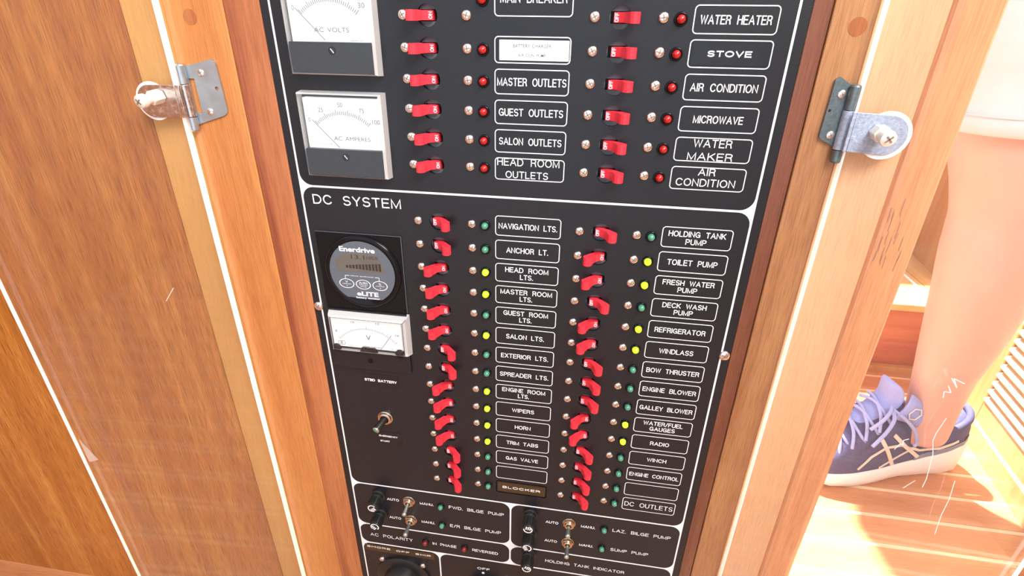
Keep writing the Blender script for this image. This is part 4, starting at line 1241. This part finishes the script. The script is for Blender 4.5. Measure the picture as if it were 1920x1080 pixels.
# shorts
sb = B()
def shorts_leg(dx, dy):
    R = [((0.574, 0.431, 0.1505), .076, .072), ((0.574, 0.431, 0.148), .083, .078), ((0.572, 0.431, 0.152), .086, .081), ((0.570, 0.433, 0.170), .087, .082), ((0.568, 0.434, 0.1715), .0855, .0805), ((0.564, 0.436, 0.22), .092, .088), ((0.55, 0.45, 0.32), .103, .100), ((0.53, 0.47, 0.45), .11, .11)]
    return [((c[0] + dx, c[1] + dy, c[2]), a, b, YAW) for c, a, b in R]
for dx, dy in ((0, 0), (DX, DY)):
    V, F = loft(shorts_leg(dx, dy), n=40, cap=False)
    # folds
    V2 = []
    for i, (x, y, z) in enumerate(V):
        k = i % 40; g = min(1, max(0, (z - .15) / .06))
        f = 1 + 0.022 * math.sin(k * 0.157 * 3 + z * 20) * g + 0.012 * math.sin(k * 0.157 * 7 - z * 31) * g
        cx = 0.574 + dx - 0.13 * (z - .15); cy = 0.431 + dy + .1 * (z - .15)
        V2.append((cx + (x - cx) * f, cy + (y - cy) * f, z))
    sb.add(V2, F)
V, F = loft([((0.45, 0.55, 0.37), .165, .11, -0.75), ((0.45, 0.55, 0.46), .20, .14, -0.75), ((0.45, 0.55, 0.55), .19, .13, -0.75), ((0.45, 0.55, 0.62), .178, .122, -0.75)]); sb.add(V, F)
sh_ = sb.build('shorts', M['shorts'], per, smooth=True)
hb = B()
for dx, dy in ((0, 0),):
    V, F = loft([((0.570 + dx, 0.433 + dy, 0.1695), .0878, .0828, YAW), ((0.570 + dx, 0.433 + dy, 0.1705), .0885, .0835, YAW), ((0.570 + dx, 0.433 + dy, 0.1715), .0878, .0828, YAW)], n=40, cap=False)
    hb.add(V, F)
hb.build('hem_seam', M['shorts'], sh_, smooth=True)

# shoes: s along the foot from the heel, t across (towards the viewer), h up
SO = Vector((0.688, 0.438)); SD = Vector((-0.9627, -0.2707)); ST = Vector((0.2707, -0.9627))
def sp(s, t, h, o=(0, 0)):
    p = SO + SD * s * K + ST * t * K
    return (p.x + o[0], p.y + o[1], FZ + h * K)
def interp(tab, s):
    if s <= tab[0][0]: return tab[0][1]
    for (a, u), (b, v) in zip(tab[:-1], tab[1:]):
        if s <= b:
            k = (s - a) / (b - a); k = k * k * (3 - 2 * k) if False else k
            return u + (v - u) * k
    return tab[-1][1]
HALF = [(-6, 4), (0, 24), (15, 33), (40, 36.5), (80, 35), (120, 37), (165, 44), (210, 48), (245, 46), (270, 38), (288, 22), (294, 6)]
TOPM = [(-6, 62), (20, 57), (60, 44), (110, 34), (160, 31), (220, 30), (294, 30)]      # top of the foam
BOTM = [(-8, 12), (10, 2), (40, 0), (90, 0), (130, 3), (190, 0), (250, 4), (294, 20)]
TOPU = [(0, 70), (4, 104), (10, 112), (22, 100), (40, 88), (55, 86), (75, 92), (95, 106), (120, 120), (150, 122), (180, 112), (210, 90), (240, 70), (265, 56), (284, 40), (291, 30)]
def shoe(o, detail=True):
    root = None
    n = 40
    # foam sole
    ss = [-6, -3, 2, 8, 15, 25, 40, 60, 80, 100, 120, 140, 165, 190, 210, 230, 245, 258, 270, 280, 288, 292, 294]
    b = B(); V = []; F = []; m_ = 14
    for s in ss:
        hw = interp(HALF, s) + 5; zt = interp(TOPM, s); zb = interp(BOTM, s)
        sec = [(-hw * .86, zb), (-hw * .99, zb + 5), (-hw, (zt + zb) / 2), (-hw * 1.0, zt - 4), (-hw * .93, zt), (-hw * .4, zt), (0, zt), (hw * .4, zt), (hw * .93, zt), (hw * 1.0, zt - 4), (hw * 1.02, (zt + zb) / 2), (hw * .99, zb + 5), (hw * .86, zb), (0, zb)]
        V += [sp(s, t, h, o) for t, h in sec]
    for j in range(len(ss) - 1):
        for i in range(m_): F.append((j * m_ + i, j * m_ + (i + 1) % m_, (j + 1) * m_ + (i + 1) % m_, (j + 1) * m_ + i))
    F += [tuple(range(m_)), tuple(range(len(ss) * m_ - 1, (len(ss) - 1) * m_ - 1, -1))]
    b.add(V, F)
    sole = b.build('shoe', M['sole'], per); auto_smooth(sole, 50)
    sole['label'] = 'blue trainer with a thick white sole' if detail else 'the other blue trainer, hidden behind the cabinet'
    # upper
    V = []; F = []; us = [0, 3, 8, 15, 24, 34, 45, 55, 66, 78, 92, 106, 120, 135, 150, 165, 180, 195, 210, 225, 240, 252, 264, 275, 284, 291]
    m_ = 15
    def sect(s):
        hw = interp(HALF, s) + 1; zt = interp(TOPU, s); zb = interp(TOPM, s) - 3
        out = []
        for i in range(m_):
            a = PI * i / (m_ - 1)
            c, q = math.cos(a), math.sin(a)
            op = 1.0
            t = hw * math.copysign(abs(c) ** 0.62, c)
            if s < 110: t *= (1 - 0.14 * q)
            out.append((t, zb + (zt - zb) * q ** (0.45 if s < 100 else 0.72)))
        return out
    for s in us:
        V += [sp(s, t, h, o) for t, h in sect(s)]
    for j in range(len(us) - 1):
        for i in range(m_ - 1): F.append((j * m_ + i, j * m_ + i + 1, (j + 1) * m_ + i + 1, (j + 1) * m_ + i))
    F += [tuple(range(m_)), tuple(range(len(us) * m_ - 1, (len(us) - 1) * m_ - 1, -1))]
    up_ = B().add(V, F).build('upper', M['knit'], sole, smooth=True)
    sd = up_.modifiers.new('sub', 'SUBSURF'); sd.levels = 1; sd.render_levels = 2
    if not detail: return sole
    def surf(s, h, lift=0.8):
        """point on the viewer-side flank at length s and height h"""
        sec = sect(s)[: m_ // 2 + 1]
        zb, zt = sec[0][1], sec[-1][1]
        h = min(max(h, zb), zt - 0.5)
        for (t0, h0), (t1, h1) in zip(sec[:-1], sec[1:]):
            if h <= h1:
                k = (h - h0) / max(1e-6, h1 - h0)
                return sp(s, t0 + (t1 - t0) * k + lift, h + lift * .4, o)
        return sp(s, sec[-1][0] + lift, h, o)
    def band(name, path, wd, material, lift=0.9):
        V = []; F = []; P = []
        for (a, b), (c, d) in zip(path[:-1], path[1:]):
            for i in range(6): P.append((a + (c - a) * i / 6, b + (d - b) * i / 6))
        P.append(path[-1])
        for i, (s, h) in enumerate(P):
            q0 = P[max(0, i - 1)]; q1 = P[min(len(P) - 1, i + 1)]
            t = Vector((q1[0] - q0[0], q1[1] - q0[1])).normalized(); nn = Vector((-t.y, t.x)) * wd / 2
            for k_, lf in ((1, 0), (1, lift), (-1, lift), (-1, 0)):
                V.append(surf(s + nn.x * k_, h + nn.y * k_, lf + 0.9))
        for i in range(len(P) - 1):
            for j in range(4): F.append((4 * i + j, 4 * i + (j + 1) % 4, 4 * i + 4 + (j + 1) % 4, 4 * i + 4 + j))
        F += [(0, 1, 2, 3), (len(V) - 1, len(V) - 2, len(V) - 3, len(V) - 4)]
        oo = B().add(V, F).build(name, material, sole); return auto_smooth(oo, 60)
    # crossing side stripes
    band('side_stripe', [(177, 91), (160, 66), (140, 34)], 6, M['stripe'], 1.3)
    band('side_stripe', [(154, 94), (126, 68), (94, 42)], 6, M['stripe'], 1.3)
    band('side_stripe', [(206, 38), (188, 60), (165, 74), (135, 73), (118, 64), (96, 56), (60, 56), (30, 68)], 4.6, M['stripe'])
    band('side_stripe', [(166, 34), (140, 48), (108, 62)], 4.2, M['stripe'])
    band('heel_overlay', [(100, 38), (70, 44), (40, 52), (14, 60), (3, 70)], 13, M['heelgrey'], 0.5)
    band('eyelet_print', [(122, 104), (108, 110), (100, 118)], 2.5, M['stripe'], .5)
    # padded collar: one smooth roll round the opening
    ring_ = [(6, 0, 112), (9, 16, 110), (18, 27, 103), (34, 31, 93), (54, 31, 88), (74, 31, 92), (92, 29, 104), (104, 18, 113), (108, 0, 116)]
    loop = ring_ + [(s_, -t_, h_) for s_, t_, h_ in ring_[-2:0:-1]]
    nl = len(loop); CC = []
    for i in range(nl):
        p0, p1, p2, p3 = [Vector(sp(*loop[(i + k_) % nl], o)) for k_ in (-1, 0, 1, 2)]
        for k_ in range(4):
            t_ = k_ / 4
            CC.append(0.5 * ((2 * p1) + (-p0 + p2) * t_ + (2 * p0 - 5 * p1 + 4 * p2 - p3) * t_ ** 2 + (-p0 + 3 * p1 - 3 * p2 + p3) * t_ ** 3))
    V = []; F = []; nc = len(CC); mc = 10
    for i in range(nc):
        tg_ = (CC[(i + 1) % nc] - CC[i - 1]).normalized(); sd_ = tg_.cross(Vector((0, 0, 1))).normalized(); uu = sd_.cross(tg_)
        for j in range(mc):
            a_ = 2 * PI * j / mc
            V.append(CC[i] + sd_ * 0.0055 * math.cos(a_) + uu * 0.0055 * math.sin(a_))
    for i in range(nc):
        for j in range(mc): F.append((i * mc + j, i * mc + (j + 1) % mc, ((i + 1) % nc) * mc + (j + 1) % mc, ((i + 1) % nc) * mc + j))
    B().add(V, F).build('collar', M['knit'], sole, smooth=True)
    # tongue: thick padded flap in front of the ankle
    V = []; F = []; m2 = 12
    prof = [(104, 112, 26, 9), (118, 128, 27, 9), (130, 142, 27, 8), (141, 156, 26, 7), (150, 167, 24, 6), (156, 173, 17, 4)]
    fr = [(200, 96, 16, 5), (180, 112, 20, 6), (165, 124, 23, 7), (158, 138, 25, 7), (158, 152, 26, 7), (160, 164, 24, 6), (161, 172, 19, 4)]
    for s, h, w_, th in fr:
        for i in range(m2):
            a = 2 * PI * i / m2
            tt = math.cos(a) * w_; back = -math.sin(a) * th - 0.010 * tt * tt
            V.append(sp(s + back - (4 if h > 130 else 0), tt, h, o))
    for j in range(len(fr) - 1):
        for i in range(m2): F.append((j * m2 + i, j * m2 + (i + 1) % m2, (j + 1) * m2 + (i + 1) % m2, (j + 1) * m2 + i))
    F += [tuple(range(m2)), tuple(range(len(fr) * m2 - 1, (len(fr) - 1) * m2 - 1, -1))]
    tg = B().add(V, F).build('tongue', M['tongue'], sole, smooth=True)
    sd = tg.modifiers.new('sub', 'SUBSURF'); sd.levels = 1; sd.render_levels = 2
    # side flap of the tongue / ankle lining towards the viewer
    V = []; F = []
    fl = [(92, 106), (100, 124), (112, 140), (126, 154), (142, 166)]
    lo = [(112, 96), (122, 104), (134, 112), (148, 118), (162, 122)]
    for (a, h), (c, g) in zip(fl, lo):
        for k_ in range(5):
            u = k_ / 4
            s_ = a + (c - a) * u; hh = h + (g - h) * u
            V.append(sp(s_, 33 + 4 * math.sin(u * PI) - (2 if k_ == 0 else 0), hh, o))
    for i in range(4):
        for k_ in range(4): F.append((5 * i + k_, 5 * i + k_ + 1, 5 * i + 6 + k_, 5 * i + 5 + k_))
    fo = B().add(V, F).build('tongue_side', M['tongue'], sole, smooth=True)
    so = fo.modifiers.new('thick', 'SOLIDIFY'); so.thickness = 0.004
    # laces across and the loose bow ends
    def tube(name, P, r, material):
        cu = bpy.data.curves.new(name, 'CURVE'); cu.dimensions = '3D'; cu.bevel_depth = r; cu.bevel_resolution = 2
        spn = cu.splines.new('POLY')
        # Catmull-Rom sampling
        Q = []
        PP = [P[0]] + list(P) + [P[-1]]
        for i in range(1, len(PP) - 2):
            p0, p1, p2, p3 = [Vector(v) for v in PP[i - 1:i + 3]]
            for k in range(6):
                t = k / 6
                Q.append(0.5 * ((2 * p1) + (-p0 + p2) * t + (2 * p0 - 5 * p1 + 4 * p2 - p3) * t * t + (-p0 + 3 * p1 - 3 * p2 + p3) * t ** 3))
        Q.append(Vector(P[-1]))
        spn.points.add(len(Q) - 1)
        for a, q in zip(spn.points, Q): a.co = (q.x, q.y, q.z, 1)
        tmp = bpy.data.objects.new(name, cu); me = bpy.data.meshes.new_from_object(tmp); bpy.data.objects.remove(tmp)
        me.materials.clear(); me.materials.append(material)
        oo = link(name, me, sole)
        for p in me.polygons: p.use_smooth = True
        return oo
    for s, h in ((172, 128), (190, 113), (208, 98), (226, 83)):
        tube('lace', [sp(s - 10, 36, h - 16, o), sp(s - 2, 24, h - 2, o), sp(s, 8, h + 5, o), sp(s + 3, -8, h + 5, o), sp(s + 2, -26, h - 4, o)], 0.0026, M['lace'])
        tube('lace', [sp(s + 10, 38, h - 26, o), sp(s + 5, 26, h - 6, o), sp(s, 8, h + 4, o), sp(s - 6, -10, h + 6, o), sp(s - 10, -26, h + 2, o)], 0.0026, M['lace'])
    tube('lace', [sp(162, 26, 136, o), sp(150, 38, 128, o), sp(134, 44, 112, o), sp(124, 46, 96, o), sp(118, 46, 82, o), sp(121, 46, 76, o)], 0.0028, M['lace'])
    tube('lace', [sp(162, 26, 136, o), sp(168, 40, 128, o), sp(178, 46, 112, o), sp(190, 50, 100, o), sp(200, 52, 88, o)], 0.0028, M['lace'])
    tube('lace', [sp(162, 24, 138, o), sp(176, 36, 138, o), sp(190, 42, 128, o), sp(202, 40, 112, o)], 0.0028, M['lace'])
    # hexagon tab on the tongue side
    V = []
    for k_ in range(6):
        a = PI / 3 * k_ + .2
        V.append(a)
    pts_ = [sp(146 + 13 * math.cos(a), 0, 0, o) for a in V]
    P = [sp(134 + 11 * math.cos(a), 38.5, 134 + 11 * math.sin(a), o) for a in V]
    P.append(P[0])
    b = B()
    for p, q in zip(P[:-1], P[1:]): b.cyl(p, q, 0.0009, n=6)
    b.build('tongue_badge', M['stripe'], sole)
    return sole
shoe((0, 0))
shoe((DX, DY), False)
